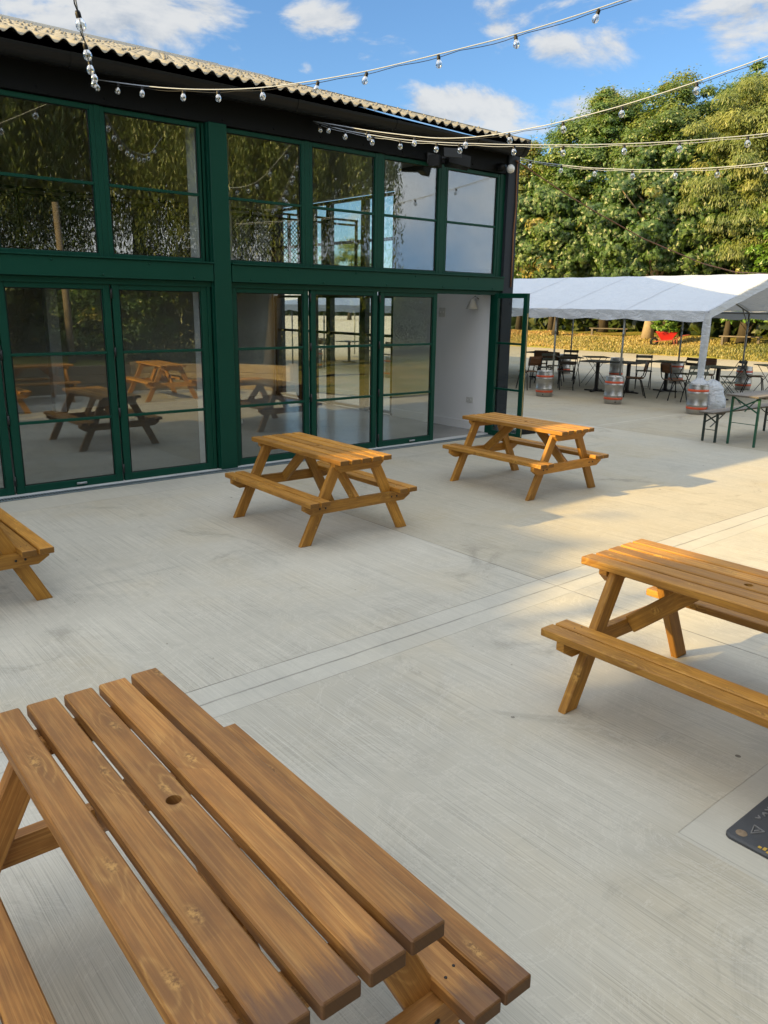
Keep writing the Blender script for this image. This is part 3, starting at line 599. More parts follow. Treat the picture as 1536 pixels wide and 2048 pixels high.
# ---------------------------------------------------------------- picnic tables
L, TW, ZTOP, ZS = 1.512, .556, .735, .41
def picnic(label, x, y, rz, pm=PINE, w=TW, gap=.0215, holes=True):
    t = thing('picnic_table', (x, y, 0), rz, label, 'picnic table', 'picnic tables in the yard')
    # local: u along -Y (towards the camera), v along +X
    A = np.array([[0, 1, 0], [-1, 0, 0], [0, 0, 1]], float)   # box axes: along, across, up
    pw = (w - 4 * gap) / 5; b = MB()
    for i in range(5):
        v = -w / 2 + pw / 2 + i * (pw + gap); dl = random.uniform(-.006, .006)
        b.box((v, dl, ZTOP - .021), (L, pw, .042), A, .005, wood=True, hole=(0, 0, .021) if i == 2 and holes else None)
    b.build('tabletop', pm, t)
    for sg in (-1, 1):
        b = MB()
        for v in (.424, .534): b.box((sg * v, random.uniform(-.005, .005), ZS - .021), (L, .094, .042), A, .005, wood=True)
        for e in (-1, 1):
            for v in (.405, .445): b.lathe([(0, .002), (.0038, .0015), (.0045, 0)], (sg * v, e * .632 + .014 * (v > .42), ZS), 7, mi=1)
        b.build('seat', [pm, BLACKM], t)
    for e in (-1, 1):
        yl = -e * .5865                                  # leg plane
        for sg in (-1, 1):
            b = MB(); p0 = np.array((sg * .533, yl, -.0)); p1 = np.array((sg * .185, yl, ZTOP - .042)); hw = .047; k = hw / math.sin(math.atan2(p1[2], .348))
            d = (p1 - p0)
            poly = [(p0[0] - k, 0.0), (p0[0] + k, 0.0), (p1[0] + k, p1[2]), (p1[0] - k, p1[2])]
            # plank with sawn horizontal foot: chamfer by a small inner step
            c = .005
            V = []; 
            for yy, ins in ((yl - .0225, c), (yl - .0225 + c, 0), (yl + .0225 - c, 0), (yl + .0225, c)):
                for j, (px_, pz) in enumerate(poly): V.append((px_ + (ins if j in (0, 3) else -ins), yy, pz + (ins if pz < .1 else -ins)))
            F = [[i * 4 + j, i * 4 + (j + 1) % 4, (i + 1) * 4 + (j + 1) % 4, (i + 1) * 4 + j] for i in range(3) for j in range(4)] + [[0, 1, 2, 3], [12, 13, 14, 15]]
            V = np.array(V); dn = d / np.linalg.norm(d); sd = np.array((dn[2], 0, -dn[0])); off = np.array([random.uniform(0, 60), random.uniform(0, 60), 0])
            wp = np.stack([(V - p0) @ dn, (V - p0) @ sd, V[:, 1] - yl], 1) + off; wq = np.stack([np.full(16, random.random()), np.ones(16), np.ones(16)], 1)
            b.add(V, F, 0, False, wp, wq); b.build('leg', pm, t)
        yb = -e * .632
        b = MB(); b.prism([(-.50, .278), (.50, .278), (.575, .325), (.575, .368), (-.575, .368), (-.575, .325)], 1, yb - .0225, yb + .0225, wood=True)
        for sg in (-1, 1):
            for q in (.36, .42): b.lathe([(0, .005), (.007, .004), (.009, 0)], (sg * q, yb - e * .0225, .325), 8, mi=1, M=np.array([[1, 0, 0], [0, 0, -e], [0, 1, 0]], float))
        b.build('seat_beam', [pm, BLACKM], t)
        b = MB(); b.prism([(-.205, .615), (.205, .615), (.262, .665), (.262, .693), (-.262, .693), (-.262, .665)], 1, yb - .0225, yb + .0225, wood=True); b.build('top_batten', pm, t)
        b = MB(); b.bar((0, -e * .20, .675), (0, -e * .585, .345), .045, .095, up=(0, e, 1), b=.008, wood=True, ext=.02); b.build('brace', pm, t)
    return t
picnic('large near picnic table with wide dark gaps and purple stained plank ends', .733, -6.86, -.015, PINE1, .56, .0215)
picnic('picnic table standing nearest the green post and the closed glass doors', 4.118, -2.703, -.025)
picnic('picnic table by the open doorway, near end of its top lit by sun', 6.967, -2.777, -.022)
picnic('picnic table beside the black rubber ramp, cut by the right edge of the photo', 3.595, -7.009, -.003)
picnic('picnic table at the left edge, only one seat end and a leg in view', .926, -2.605, 0)
picnic('sunlit picnic table by the timber retaining wall, mirrored in the glass doors', 7.18, -7.45, .06)
picnic('picnic table mirrored small at the far left of the glass doors', 4.75, -8.15, 1.52)

# rubber ramp
t = thing('rubber_ramp', (2.74, -7.42, 0), 0, 'black rubber ramp mat with raised chevrons at the right edge', 'ramp mat')
b = MB(); rad = .035; poly = []
for cx_, cy_, a0 in ((rad, -rad, 90), (rad, -.60 + rad, 180), (1.0 - rad, -.60 + rad, 270), (1.0 - rad, -rad, 0)):
    for k in range(7): a = R(a0 + 90 * k / 6); poly.append((cx_ + rad * math.cos(a), cy_ + rad * math.sin(a)))
n = len(poly); ctr = np.array((.5, -.3)); V = []
for z, ins in ((.0, 0), (.010, 0), (.016, .010)):
    for p_ in poly:
        d_ = ctr - np.array(p_); d_ = d_ / np.linalg.norm(d_); q = np.array(p_) + d_ * ins; V.append((q[0], q[1], z))
b.add(V, [[i * n + k, i * n + (k + 1) % n, (i + 1) * n + (k + 1) % n, (i + 1) * n + k] for i in range(2) for k in range(n)] + [[2 * n + k for k in range(n)]], 0)
for i in range(22):
    for j in range(8):
        cx_, cy_ = .07 + i * .042 + (j % 2) * .021, -.05 - j * .067
        if cx_ > .96 or (i < 3 and j < 2): continue
        sgn = 1 if (i + j) % 2 else -1
        b.bar((cx_ - .013, cy_ + .010 * sgn, .018), (cx_, cy_ - .006 * sgn, .018), .005, .007, b=.001, mi=1); b.bar((cx_, cy_ - .006 * sgn, .018), (cx_ + .013, cy_ + .010 * sgn, .018), .005, .007, b=.001, mi=1)
for p_, q_ in (((.075, -.075), (.135, -.060)), ((.135, -.060), (.125, -.105)), ((.125, -.105), (.075, -.075)), ((.098, -.077), (.118, -.088))): b.bar((*p_, .018), (*q_, .018), .004, .006, b=.001, mi=1)
b.build('ramp_body', [simple('black_rubber', (.055, .058, .063), .6, 0, .35, 14., .3, 200.), simple('pale_glint_rubber', (.20, .20, .20), .55, 0, .4, 40.)], t)  # chevrons paler grey, with the glints on their edges put into the colour
b = MB(); b.lathe([(0, .0005), (.020, 0), (.022, -.002)], (.05, -.05, .0185), 16); b.build('fixing_hole', simple('grit', (.24, .18, .12), .9, 0, .5, 60.), t)
b = MB()
for k in range(9): b.box((.022 + .006 * math.sin(k * 2.1), -.135 - k * .017, .0165), (.014 + .006 * math.sin(k * 1.7), .012, .002), b=.0005)
b.build('worn_stripe', simple('worn_yellow', (.50, .32, .05), .7, 0, .5, 60.), t)

# small board beside the open leaf
t = thing('floor_sign', (9.83, -.32, 0), R(-8), 'small white board lettered in black on a dark base by the open door', 'sign')
b = MB(); b.box((0, 0, .045), (.52, .14, .09), b=.01); b.build('base', BLACKP, t)
b = MB(); b.box((-.04, 0, .17), (.40, .018, .17), b=.003); brd = b.build('board', WHITEP, t)
fc = bpy.data.curves.new('lettering', 'FONT'); fc.body = 'BRAY'; fc.size = .075; fc.extrude = .001; fc.space_character = 1.15
fo = bpy.data.objects.new('lettering', fc); COL.objects.link(fo); fo.location = (-.145, -.0105, .185); fo.rotation_euler = (R(90), 0, 0); fc.materials.append(BLACKP)
dgx = bpy.context.evaluated_depsgraph_get(); fm = bpy.data.meshes.new_from_object(fo.evaluated_get(dgx)); fl = bpy.data.objects.new('lettering', fm); COL.objects.link(fl); fl.location = fo.location; fl.rotation_euler = fo.rotation_euler; fl.parent = brd; bpy.data.objects.remove(fo); fl.name = 'lettering'

# ---------------------------------------------------------------- marquee
TX0, TX1, TXR = 14.92, 20.55, 17.72; ZE0, ZE1, ZR = 1.79, 1.98, 2.78; YT = [-.52, 1.34, 3.16, 5.0, 6.85, 8.7, 10.55, 12.4, 14.25, 16.1, 17.95]
T = thing('marquee', (0, 0, 0), 0, 'white open sided party tent over the tables, weighted with kegs', 'tent')
b = MB(); ny, = (131,); V = []; F = []; nxp = 25
ysg = np.linspace(YT[0] - .04, YT[-1] + .04, ny)
def canopy(x, y):
    s = (x - TX0) / (TXR - TX0) if x < TXR else (TX1 - x) / (TX1 - TXR); z = ZE1 + (ZR - ZE1) * s
    k = min(1, min(abs(y - q) for q in YT) / .93); sag = -.045 * math.sin(math.pi * min(1, max(0, s))) * k
    return z + sag + .008 * math.sin(7.3 * y + 3 * x) * math.sin(5.1 * x)
xsg = np.concatenate([np.linspace(TX0, TXR, nxp), np.linspace(TXR, TX1, nxp)[1:]])
for x in xsg:
    for y in ysg: V.append((x, y, canopy(x, y)))
nX = len(xsg); b.add(V, [[i * ny + j, (i + 1) * ny + j, (i + 1) * ny + j + 1, i * ny + j + 1] for i in range(nX - 1) for j in range(ny - 1)], 0, True)
for xe, sg in ((TX0, -1), (TX1, 1)):            # valances along the eaves
    V = []
    for r_ in range(6):
        for j, y in enumerate(ysg):
            k = min(abs(y - q) for q in YT); V.append((xe + sg * (.012 + .02 * r_ / 5 + .014 * math.sin(y * 9 + r_) * r_ / 5), y, ZE1 - (ZE1 - ZE0) * r_ / 5 + (.014 * math.sin(y * 6.3) - .02 * math.sin(min(1, k / .93) * 3.1)) * r_ / 5))
    b.add(V, [[i * ny + j, (i + 1) * ny + j, (i + 1) * ny + j + 1, i * ny + j + 1] for i in range(5) for j in range(ny - 1)], 0, True)
for ye in (YT[0] - .05,):                        # gable strip at the near end
    V = []
    for r_ in range(4):
        for x in xsg: V.append((x, ye - .004 * r_, canopy(x, ye + .05) - .15 * r_ / 3 + .006 * math.sin(x * 8) * r_ / 3))
    b.add(V, [[i * nX + j, i * nX + j + 1, (i + 1) * nX + j + 1, (i + 1) * nX + j] for i in range(3) for j in range(nX - 1)], 0, True)
for yq in YT:
    V = []
    for x in xsg: V += [(x, yq - .02, canopy(x, yq - .02) + .005), (x, yq + .02, canopy(x, yq + .02) + .005)]
    b.add(V, [[2 * i, 2 * i + 2, 2 * i + 3, 2 * i + 1] for i in range(nX - 1)], 1)
b.build('canopy', [CANVAS, simple('tarpaulin_seam', (.46, .49, .54), .6)], T, fix=False)
TP = simple('tent_pole_steel', (.20, .21, .20), .45, .6, .15, 10.)
for y in YT:
    for x in (TX0 + .05, TX1 - .05):
        if y == YT[0] and x < 16: continue
        b = MB(); b.tube([(x, y, 0), (x, y, ZE1 - .03)], .023, 10); b.tube([(x, y, 1.42), (x, y, 1.52)], .028, 10); b.lathe([(.0, .012), (.06, .012), (.065, 0)], (x, y, 0), 12); b.build('pole', TP, T)
    b = MB(); b.tube([(TX0 + .05, y, ZE1 - .04), (TXR, y, ZR - .05), (TX1 - .05, y, ZE1 - .04)], .019, 8); b.build('rafter', TP, T)
    b = MB(); b.tube([(TX1 - .45, y, ZE1 + .08), (TX1 - .05, y, ZE1 - .35)], .014, 6); b.build('knee_brace', TP, T)
for x, z in ((TX0 + .05, ZE1 - .05), (TX1 - .05, ZE1 - .05), (TXR, ZR - .06)): b = MB(); b.tube([(x, YT[0], z), (x, YT[-1], z)], .019, 8); b.build('purlin', TP, T)
b = MB(); xw, yw = TX0 + .04, YT[0]                # white sleeved corner pole with gathered skirt
prof = [(.075, 1.95), (.080, 1.6), (.072, 1.2), (.066, .9), (.060, .72), (.075, .66), (.16, .60), (.20, .50)]
V = []; nn = 24
for i, (r_, z) in enumerate(prof):
    for k in range(nn): a = 2 * math.pi * k / nn; rr = r_ * (1 + .10 * math.sin(5 * a + i) * (1 if i > 4 else .35)); V.append((xw + rr * math.cos(a), yw + rr * math.sin(a), z))
b.add(V, [[i * nn + k, i * nn + (k + 1) % nn, (i + 1) * nn + (k + 1) % nn, (i + 1) * nn + k] for i in range(len(prof) - 1) for k in range(nn)], 0, True); b.build('pole_sleeve', CANVAS, T)
b = MB(); V = []; prof = [(.02, .66), (.14, .60), (.21, .50), (.23, .38), (.27, .30), (.30, .18), (.27, .06), (.20, .0)]
cxs, cys = TX0 + .22, YT[0] - .17
for i, (r_, z) in enumerate(prof):
    for k in range(36): a = 2 * math.pi * k / 36; rr = r_ * (1 + .07 * math.sin(7 * a + 1.3 * i) + .05 * math.sin(13 * a - 2.1 * i)); V.append((cxs + rr * math.cos(a), cys + rr * math.sin(a), z + .012 * math.sin(9 * a + i)))
b.add(V, [[i * 36 + k, i * 36 + (k + 1) % 36, (i + 1) * 36 + (k + 1) % 36, (i + 1) * 36 + k] for i in range(len(prof) - 1) for k in range(36)], 0, True); b.build('gathered_skirt', CANVAS, T)

# kegs
def keg():
    t = thing('beer_keg', (0, 0, 0), 0, 'x', 'keg', 'steel kegs weighting the tent poles'); h = .59; r = .195
    b = MB(); pr = [(.0, .02), (.165, .02), (.168, .0), (.178, .0), (.181, .04), (.188, .06), (r, .085), (r, .150), (r + .009, .165), (r + .011, .178), (r + .009, .19), (r, .205), (r - .002, .30), (r, .385), (r + .009, .40), (r + .011, .413), (r + .009, .425), (r, .44), (r, .505), (.188, .53), (.183, .55), (.185, .582), (.18, .59), (.172, .585), (.170, .55), (.10, .535), (.0, .54)]
    b.lathe(pr, (0, 0, 0), 40); b.build('keg_body', KEG, t)
    for z0, z1 in ((.098, .146), (.444, .490)):
        b = MB(); b.lathe([(r, z0), (r + .003, z0 + .003), (r + .003, z1 - .003), (r, z1)], (0, 0, 0), 40); b.build('band', REDBAND, t)
    b = MB(); b.lathe([(0, .03), (.03, .03), (.035, 0), (.036, -.02)], (0, 0, .56), 14); b.build('valve', KEG, t)
    b = MB(); b.lathe([(0, .004), (.015, .003), (.017, 0)], (-.184, .0, .055), 10, M=[[0, 0, -1], [0, 1, 0], [1, 0, 0]]); b.build('drain_hole', BLACKP, t)
    return t
kg = keg()
kegs = [(14.62, 3.10, 'steel keg with red bands, front row, nearest the open door leaf'), (14.76, 1.32, 'steel keg in the middle of the front row at a grey tent pole'), (14.74, -.63, 'steel keg in front of the white sleeved tent pole'),
        (20.4, 7.0, 'back row keg half hidden behind folding chairs, nearest the hall'), (20.5, 5.15, 'back row keg seen under the cafe tables behind the middle keg'), (20.5, 3.2, 'back row keg behind the wooden chair backs'), (20.45, 1.24, 'back row keg behind the grey slatted chair, farthest right')]
kegs += [(14.66, 5.0, 'keg at the tent pole just hidden behind the open door leaf'), (14.66, 8.7, 'keg seen through the hall glass, third tent pole from the far end'), (14.66, 12.4, 'keg seen through the hall in the middle of the glass doors'), (14.66, 16.1, 'keg seen through the hall left of the middle door stile'), (20.5, 14.25, 'back row keg seen small through the hall glass')]
for i, (x, y, l) in enumerate(kegs): o = kg if i == 0 else copy_tree(kg); place(o, x, y, R(20 * i + 30), l)

# chairs and tables under the tent
def school_chair():
    t = thing('school_chair', (0, 0, 0), 0, 'x', 'chair', 'school chairs under the tent')          # faces +X locally
    def shell(pts, w, th, name):
        b = MB(); V = []; 
        for i, (x, z) in enumerate(pts):
            for k in range(7):
                s = k / 6 * 2 - 1; V.append((x + (.02 * s * s if name == 'backrest' else 0), s * w / 2 * (1 - .06 * (i in (0, len(pts) - 1))), z))
        m = len(pts); V2 = [(x - .004, y, z - th) if name == 'seat' else (x - th, y, z) for x, y, z in V]; N = len(V)
        F = [[i * 7 + k, (i + 1) * 7 + k, (i + 1) * 7 + k + 1, i * 7 + k + 1] for i in range(m - 1) for k in range(6)]; F2 = [[N + q for q in f[::-1]] for f in F]
        rim = [k for k in range(7)] + [i * 7 + 6 for i in range(1, m)] + [(m - 1) * 7 + k for k in range(5, -1, -1)] + [i * 7 for i in range(m - 2, 0, -1)]
        F3 = [[rim[i], rim[(i + 1) % len(rim)], N + rim[(i + 1) % len(rim)], N + rim[i]] for i in range(len(rim))]
        A_ = np.array(V + V2); off = np.array([random.uniform(0, 50), random.uniform(0, 50), 0]); b.add(A_, F + F2 + F3, 0, True, A_[:, [1, 2, 0]] + off, np.stack([np.full(len(A_), .5), np.ones(len(A_)), np.ones(len(A_))], 1)); b.build(name, PLY, t)
    shell([(-.19, .455), (-.10, .45), (.0, .452), (.10, .457), (.17, .455), (.205, .44)], .40, .012, 'seat')
    shell([(-.215, .60), (-.235, .68), (-.25, .76), (-.26, .83)], .40, .012, 'backrest')
    for s in (-1, 1):
        b = MB(); b.tube([(-.26, s * .215, 0), (-.14, s * .165, .40), (-.06, s * .16, .435), (.10, s * .16, .438)], .0125, 8); b.build('leg', BLACKM, t)
        b = MB(); b.tube([(.235, s * .215, 0), (.17, s * .17, .40), (.12, s * .16, .436), (.0, s * .16, .438)], .0125, 8); b.build('leg', BLACKM, t)
        b = MB(); b.tube([(.05, s * .17, .436), (-.15, s * .175, .44), (-.205, s * .18, .49), (-.235, s * .18, .62), (-.262, s * .18, .80)], .0125, 8); b.build('back_post', BLACKM, t)
    return t
def folding_chair(m, nm):
    t = thing('folding_chair', (0, 0, 0), 0, 'x', 'folding chair', 'slatted folding chairs under the tent')
    b = MB()
    for k in range(6): b.box((-.15 + k * .066, 0, .455), (.052, .40, .016), b=.003)
    b.build('seat', m, t)
    b = MB()
    for z, x in ((.80, -.268), (.68, -.238)): b.box((x, 0, z), (.016, .42, .072), np.array([[.97, 0, -.23], [0, 1, 0], [.23, 0, .97]]), .003)
    b.build('backrest', m, t)
    for s in (-1, 1):
        b = MB(); b.bar((.24, s * .185, 0), (-.275, s * .185, .85), .022, .008, up=(1, 0, .6), b=.001); b.build('leg', BLACKM, t)
        b = MB(); b.bar((-.25, s * .165, 0), (.17, s * .165, .45), .022, .008, up=(1, 0, -.9), b=.001); b.build('leg', BLACKM, t)
    b = MB(); b.bar((.225, -.185, .03), (.225, .185, .03), .012, .006, b=.001); b.bar((-.235, -.165, .03), (-.235, .165, .03), .012, .006, b=.001); b.bar((-.03, -.185, .445), (-.03, .185, .445), .012, .006, b=.001); b.build('crossbar', BLACKM, t)
    return t
# facing: angle of the sitter's gaze in world degrees
sc = school_chair(); fg = folding_chair(SLATG, 'g'); fd = folding_chair(SLATD, 'd')
used = {}
def put(proto, x, y, deg, label):
    o = proto if id(proto) not in used else copy_tree(proto); used[id(proto)] = 1; place(o, x, y, R(deg), label)
put(sc, 15.55, 4.35, 75, 'wooden backed chair nearest the open green door leaf, back to the viewer')
put(sc, 18.0, 6.0, 40, 'wide brown chair back rising behind the far left cafe table')
put(sc, 17.7, 5.25, 20, 'dark backed chair beside the left grey tent pole, behind slatted chair')
put(sc, 16.35, 1.85, 128, 'wooden chair seen side on beside the middle keg')
put(sc, 16.65, 1.02, -25, 'light brown backed chair left of the white sleeved pole')
put(sc, 18.85, 1.45, 200, 'dark brown chair back just left of the white sleeved pole')
put(sc, 19.5, .52, -60, 'chair seen side on above the beer garden table, farthest right')
put(fg, 16.9, 4.95, 60, 'grey slatted folding chair behind the leftmost front keg')
put(fg, 18.3, 2.85, 215, 'grey slatted folding chair facing the viewer behind the side on chair')
put(fg, 16.25, .30, 45, 'grey slatted folding chair directly behind the keg at the white pole')
put(fg, 17.05, -.12, 120, 'pale grey slatted chair between the white pole and the beer garden table')
put(fd, 16.35, 3.80, 40, 'dark slatted folding chair between the left and middle front kegs')
put(fd, 18.5, 5.4, 205, 'dark slatted chair farther back, only its two back slats clear')
put(fd, 18.4, 1.75, 170, 'dark slatted chair behind the light brown chair back')
put(fd, 18.6, .68, 140, 'dark slatted chair behind the pale grey one, right of white pole')
put(fg, 17.0, 9.3, 60, 'grey folding chair seen through the hall glass near the pole')
put(fg, 16.6, 11.2, 200, 'grey folding chair seen through the middle of the glass doors')
put(fd, 17.4, 13.0, 30, 'dark folding chair seen through the hall, left of the middle door')
put(sc, 17.2, 10.4, 150, 'school chair seen through the hall glass beside a cafe table')
put(sc, 16.8, 14.8, 20, 'school chair seen through the hall at the far end of the tent')
def cafe_table():
    t = thing('cafe_table', (0, 0, 0), 0, 'x', 'cafe table', 'cafe tables on black pedestals')
    b = MB(); b.box((0, 0, .735), (.70, .70, .028), b=.006); b.build('table_top', TABLETOP, t)
    b = MB(); b.box((0, 0, .38), (.075, .075, .70), b=.006); b.box((0, 0, .715), (.3, .05, .012)); b.build('column', BLACKM, t)
    b = MB()
    for a in (0, 90): c, s = math.cos(R(a)), math.sin(R(a)); b.box((0, 0, .022), (.62, .055, .03), [[c, -s, 0], [s, c, 0], [0, 0, 1]], .008)
    b.lathe([(0, .09), (.05, .085), (.09, .035), (.10, .03)], (0, 0, 0), 14); b.build('pedestal_foot', BLACKM, t)
    return t
def folding_table():
    t = thing('folding_table', (0, 0, 0), 0, 'x', 'folding table', 'folding tables with thin legs')
    b = MB(); b.box((0, 0, .735), (.60, .60, .020), b=.004)
    b.build('table_top', TABLETOP, t)
    for s in (-1, 1):
        b = MB(); b.bar((-.30, s * .24, 0), (.22, s * .24, .725), .018, .010, up=(1, 0, -.7), b=.001); b.build('leg', BLACKM, t)
        b = MB(); b.bar((.30, s * .22, 0), (-.22, s * .22, .725), .018, .010, up=(1, 0, .7), b=.001); b.build('leg', BLACKM, t)
    return t
ct = cafe_table(); ft = folding_table()
for i, (x, y, a, l) in enumerate([(16.62, 3.08, 10, 'cafe table on black column between the left and middle front kegs'), (16.95, 2.42, 4, 'cafe table behind the middle keg and its tent pole'), (18.15, 2.1, 8, 'cafe table beyond the light brown chair back'),
                                  (17.55, .45, 0, 'cafe table right behind the white sleeved tent pole'), (18.4, 6.35, 12, 'cafe table at far left behind the open door leaf'), (16.9, 11.9, 5, 'cafe table seen through the hall in the middle door'), (17.2, 14.0, 15, 'cafe table seen through the hall toward the far tent end')]):
    o = ct if i == 0 else copy_tree(ct); place(o, x, y, R(a), l)
for i, (x, y, a, l) in enumerate([(18.1, 4.2, -38, 'square folding table on crossed thin legs behind the pedestal table'), (17.3, 4.45, 50, 'folding table next to the dark slatted chair, thin upright legs'), (19.4, .1, -40, 'folding table at the right edge beside the side on chair')]):
    o = ft if i == 0 else copy_tree(ft); place(o, x, y, R(a), l)
# crate of slats seen behind the middle keg
# beer garden table and bench
def trestle(name, lab, cat, x, y, rz, Lb, wd, z, legm, legs_in):
    t = thing(name, (x, y, 0), rz, lab, cat); b = MB(); n = 3 if wd > .3 else 2; pw = wd / n
    for k in range(n): b.box((Lb / 2, -wd / 2 + pw * (k + .5), z - .013), (Lb, pw - .003, .026), b=.004, wood=True)
    b.box((.30, 0, z - .042), (.07, wd * .9, .03), b=.003, wood=True); b.box((Lb - .30, 0, z - .042), (.07, wd * .9, .03), b=.003, wood=True)
    b.build('top_board' if 'table' in name else 'seat', OLDWOOD, t)
    for xe, sg in ((legs_in, 1), (Lb - legs_in, -1)):
        for s in (-1, 1):
            b = MB(); b.box((xe, s * wd * .42, (z - .03) / 2), (.035, .030, z - .03), b=.003); b.build('leg', legm, t)
        b = MB(); zz = z - .05
        b.bar((xe, -wd * .40, zz), (xe, wd * .40, zz - .13 * z / .48), .006, .022, up=(0, 1, 1), b=.001); b.bar((xe + .008, wd * .40, zz), (xe + .008, -wd * .40, zz - .13 * z / .48), .006, .022, up=(0, 1, -1), b=.001)
        b.bar((xe, -wd * .42, zz - .24 * z / .48), (xe, wd * .42, zz - .24 * z / .48), .010, .010, b=.001); b.bar((xe, 0, zz - .20), (xe + sg * .42, 0, zz + .01), .018, .008, b=.001); b.build('leg_brace', legm, t)
    return t
trestle('beer_garden_table', 'folding beer garden table with green legs and a weathered top', 'table', 11.66, -3.0, R(-3), 2.2, .50, .77, GRNLEG, .12)
trestle('beer_garden_bench', 'narrow beer garden bench with weathered seat and dark legs', 'bench', 11.55, -2.52, R(-3), 2.2, .25, .48, DKGRN, .16)

# ---------------------------------------------------------------- festoon lights
def festoon(label, cable, bulbs, extra=0, cr_=.0050, wr=.0028):
    p0 = np.array(cable[0]); t = thing('festoon_lights', p0, 0, label, 'string lights', 'festoon lights strung across the yard')
    C = np.array(cable) - p0; d = np.concatenate([[0], np.cumsum(np.linalg.norm(np.diff(C, axis=0), axis=1))]); s = np.linspace(0, d[-1], 80)
    P = np.stack([np.interp(s, d, C[:, i]) for i in range(3)], 1)
    k = np.array([.25, .5, .25])
    for _ in range(6): P[1:-1] = P[:-2] * .25 + P[1:-1] * .5 + P[2:] * .25
    b = MB(); b.tube(P, cr_, 6); b.build('catenary_wire', CABLEW, t)
    Q = P.copy(); Q[:, 2] -= .014 + .012 * np.abs(np.sin(np.arange(80) * .55)); Q[:, 0] += .008 * np.sin(np.arange(80) * .9); b = MB(); b.tube(Q, wr, 6); b.build('lamp_cable', BLACKP if extra else CABLEW, t)
    bm_ = cap_ = None
    for q in bulbs:
        q = np.array(q) - p0; j = np.argmin(((P - q)[:, :2] ** 2).sum(1)); q = P[j] + np.array((0, 0, -.02)); tl = rng.uniform(-.25, .25, 2)
        if bm_ is None:
            b = MB(); b.lathe([(.001, -.092), (.013, -.089), (.024, -.079), (.029, -.063), (.027, -.048), (.020, -.033), (.013, -.024), (.012, -.018)], (0, 0, 0), 14); bm_ = b.build('bulb', BULB, t)
            b = MB(); b.lathe([(.001, .012), (.012, .012), (.016, .0), (.016, -.022), (.014, -.030)], (0, 0, 0), 10); b.lathe([(.003, -.03), (.004, -.06), (.006, -.085), (.001, -.09)], (0, 0, 0), 6); cap_ = b.build('lamp_holder', BLACKP, bm_); o = bm_
        else:
            o = bm_.copy(); COL.objects.link(o); o.parent = t; c = cap_.copy(); COL.objects.link(c); c.parent = o
        o.location = q; o.rotation_euler = (tl[0], tl[1], 0)
    return t
festoon('festoon string rising from the left fascia towards the top right of the sky',
        [(3.30, -.03, 4.149), (3.594, -.546, 4.041), (3.803, -.906, 3.988), (4.017, -1.273, 3.952), (4.259, -1.688, 3.936), (4.509, -2.116, 3.959), (4.783, -2.587, 3.999), (5.088, -3.109, 4.077), (5.415, -3.671, 4.165), (5.757, -4.258, 4.296), (6.007, -4.686, 4.411), (7.0, -6.4, 5.0)],
        [(3.424, -.255, 4.1), (3.593, -.546, 4.03), (3.803, -.906, 3.98), (4.02, -1.278, 3.94), (4.262, -1.692, 3.93), (4.509, -2.116, 3.95), (4.783, -2.587, 3.99), (5.088, -3.11, 4.06), (5.415, -3.671, 4.157), (5.758, -4.259, 4.285), (6.3, -5.2, 4.6)], 1)
festoon('festoon string bunched at the left fascia and passing overhead out of the top',
        [(3.303, -.03, 4.15), (3.113, -.538, 4.035), (2.589, -1.811, 3.815), (2.222, -2.702, 3.675), (1.982, -3.285, 3.60), (1.759, -3.827, 3.575), (1.603, -4.207, 3.575), (.7, -6.4, 3.8)],
        [(3.2, -.30, 4.0), (3.003, -.805, 3.99), (2.763, -1.39, 3.865), (2.48, -2.07, 3.819), (2.156, -2.863, 3.633), (1.82, -3.68, 3.557), (1.5, -4.45, 3.4)], 1, .004, .004)
festoon('festoon string from above the middle windows climbing to the upper right edge',
        [(5.954, -.03, 4.15), (6.169, -.869, 3.949), (6.385, -1.728, 3.78), (6.489, -2.142, 3.742), (6.578, -2.497, 3.740), (6.728, -3.094, 3.772), (6.893, -3.749, 3.85), (7.06, -4.411, 3.966), (7.201, -4.97, 4.085), (7.6, -6.4, 4.5)],
        [(6.016, -.262, 4.069), (6.169, -.869, 3.949), (6.32, -1.469, 3.817), (6.49, -2.147, 3.737), (6.618, -2.655, 3.737), (6.758, -3.212, 3.768), (6.9, -3.777, 3.851), (7.054, -4.386, 3.959)], 1)
festoon('nearly level festoon string crossing the trees from above the middle windows',
        [(5.964, -.03, 4.149), (6.131, -.388, 4.02), (6.456, -1.027, 3.877), (6.678, -1.465, 3.813), (7.084, -2.265, 3.736), (7.386, -2.861, 3.694), (7.627, -3.335, 3.673), (7.878, -3.83, 3.665), (8.241, -4.546, 3.683), (9.2, -6.4, 3.9)],
        [(6.006, -.141, 4.102), (6.137, -.4, 4.012), (6.298, -.717, 3.94), (6.458, -1.033, 3.869), (6.659, -1.427, 3.816), (6.812, -1.729, 3.785), (7.072, -2.242, 3.735), (7.338, -2.765, 3.696), (7.611, -3.304, 3.67), (7.884, -3.843, 3.663), (8.158, -4.383, 3.676)])
festoon('lowest festoon string sagging in front of the trees right of the hall corner',
        [(9.62, 2.4, 4.95), (10.287, .16, 4.22), (9.892, -1.183, 3.935), (9.578, -2.249, 3.755), (9.313, -3.148, 3.638), (9.155, -3.685, 3.582), (8.998, -4.218, 3.545), (8.4, -6.2, 3.55)],
        [(10.295, .187, 4.212), (10.066, -.592, 4.039), (9.835, -1.375, 3.892), (9.608, -2.145, 3.769), (9.398, -2.857, 3.668), (9.192, -3.556, 3.59), (9.001, -4.206, 3.536)])
b = MB(); b.tube([(9.6, -.08, 4.13), (10.191, -.121, 3.941), (10.771, -.15, 3.761), (11.586, -.191, 3.538), (12.89, -.257, 3.212), (14.842, -.356, 2.868), (16.065, -.417, 2.75), (17.70, -.50, 2.77)], .010, 6)
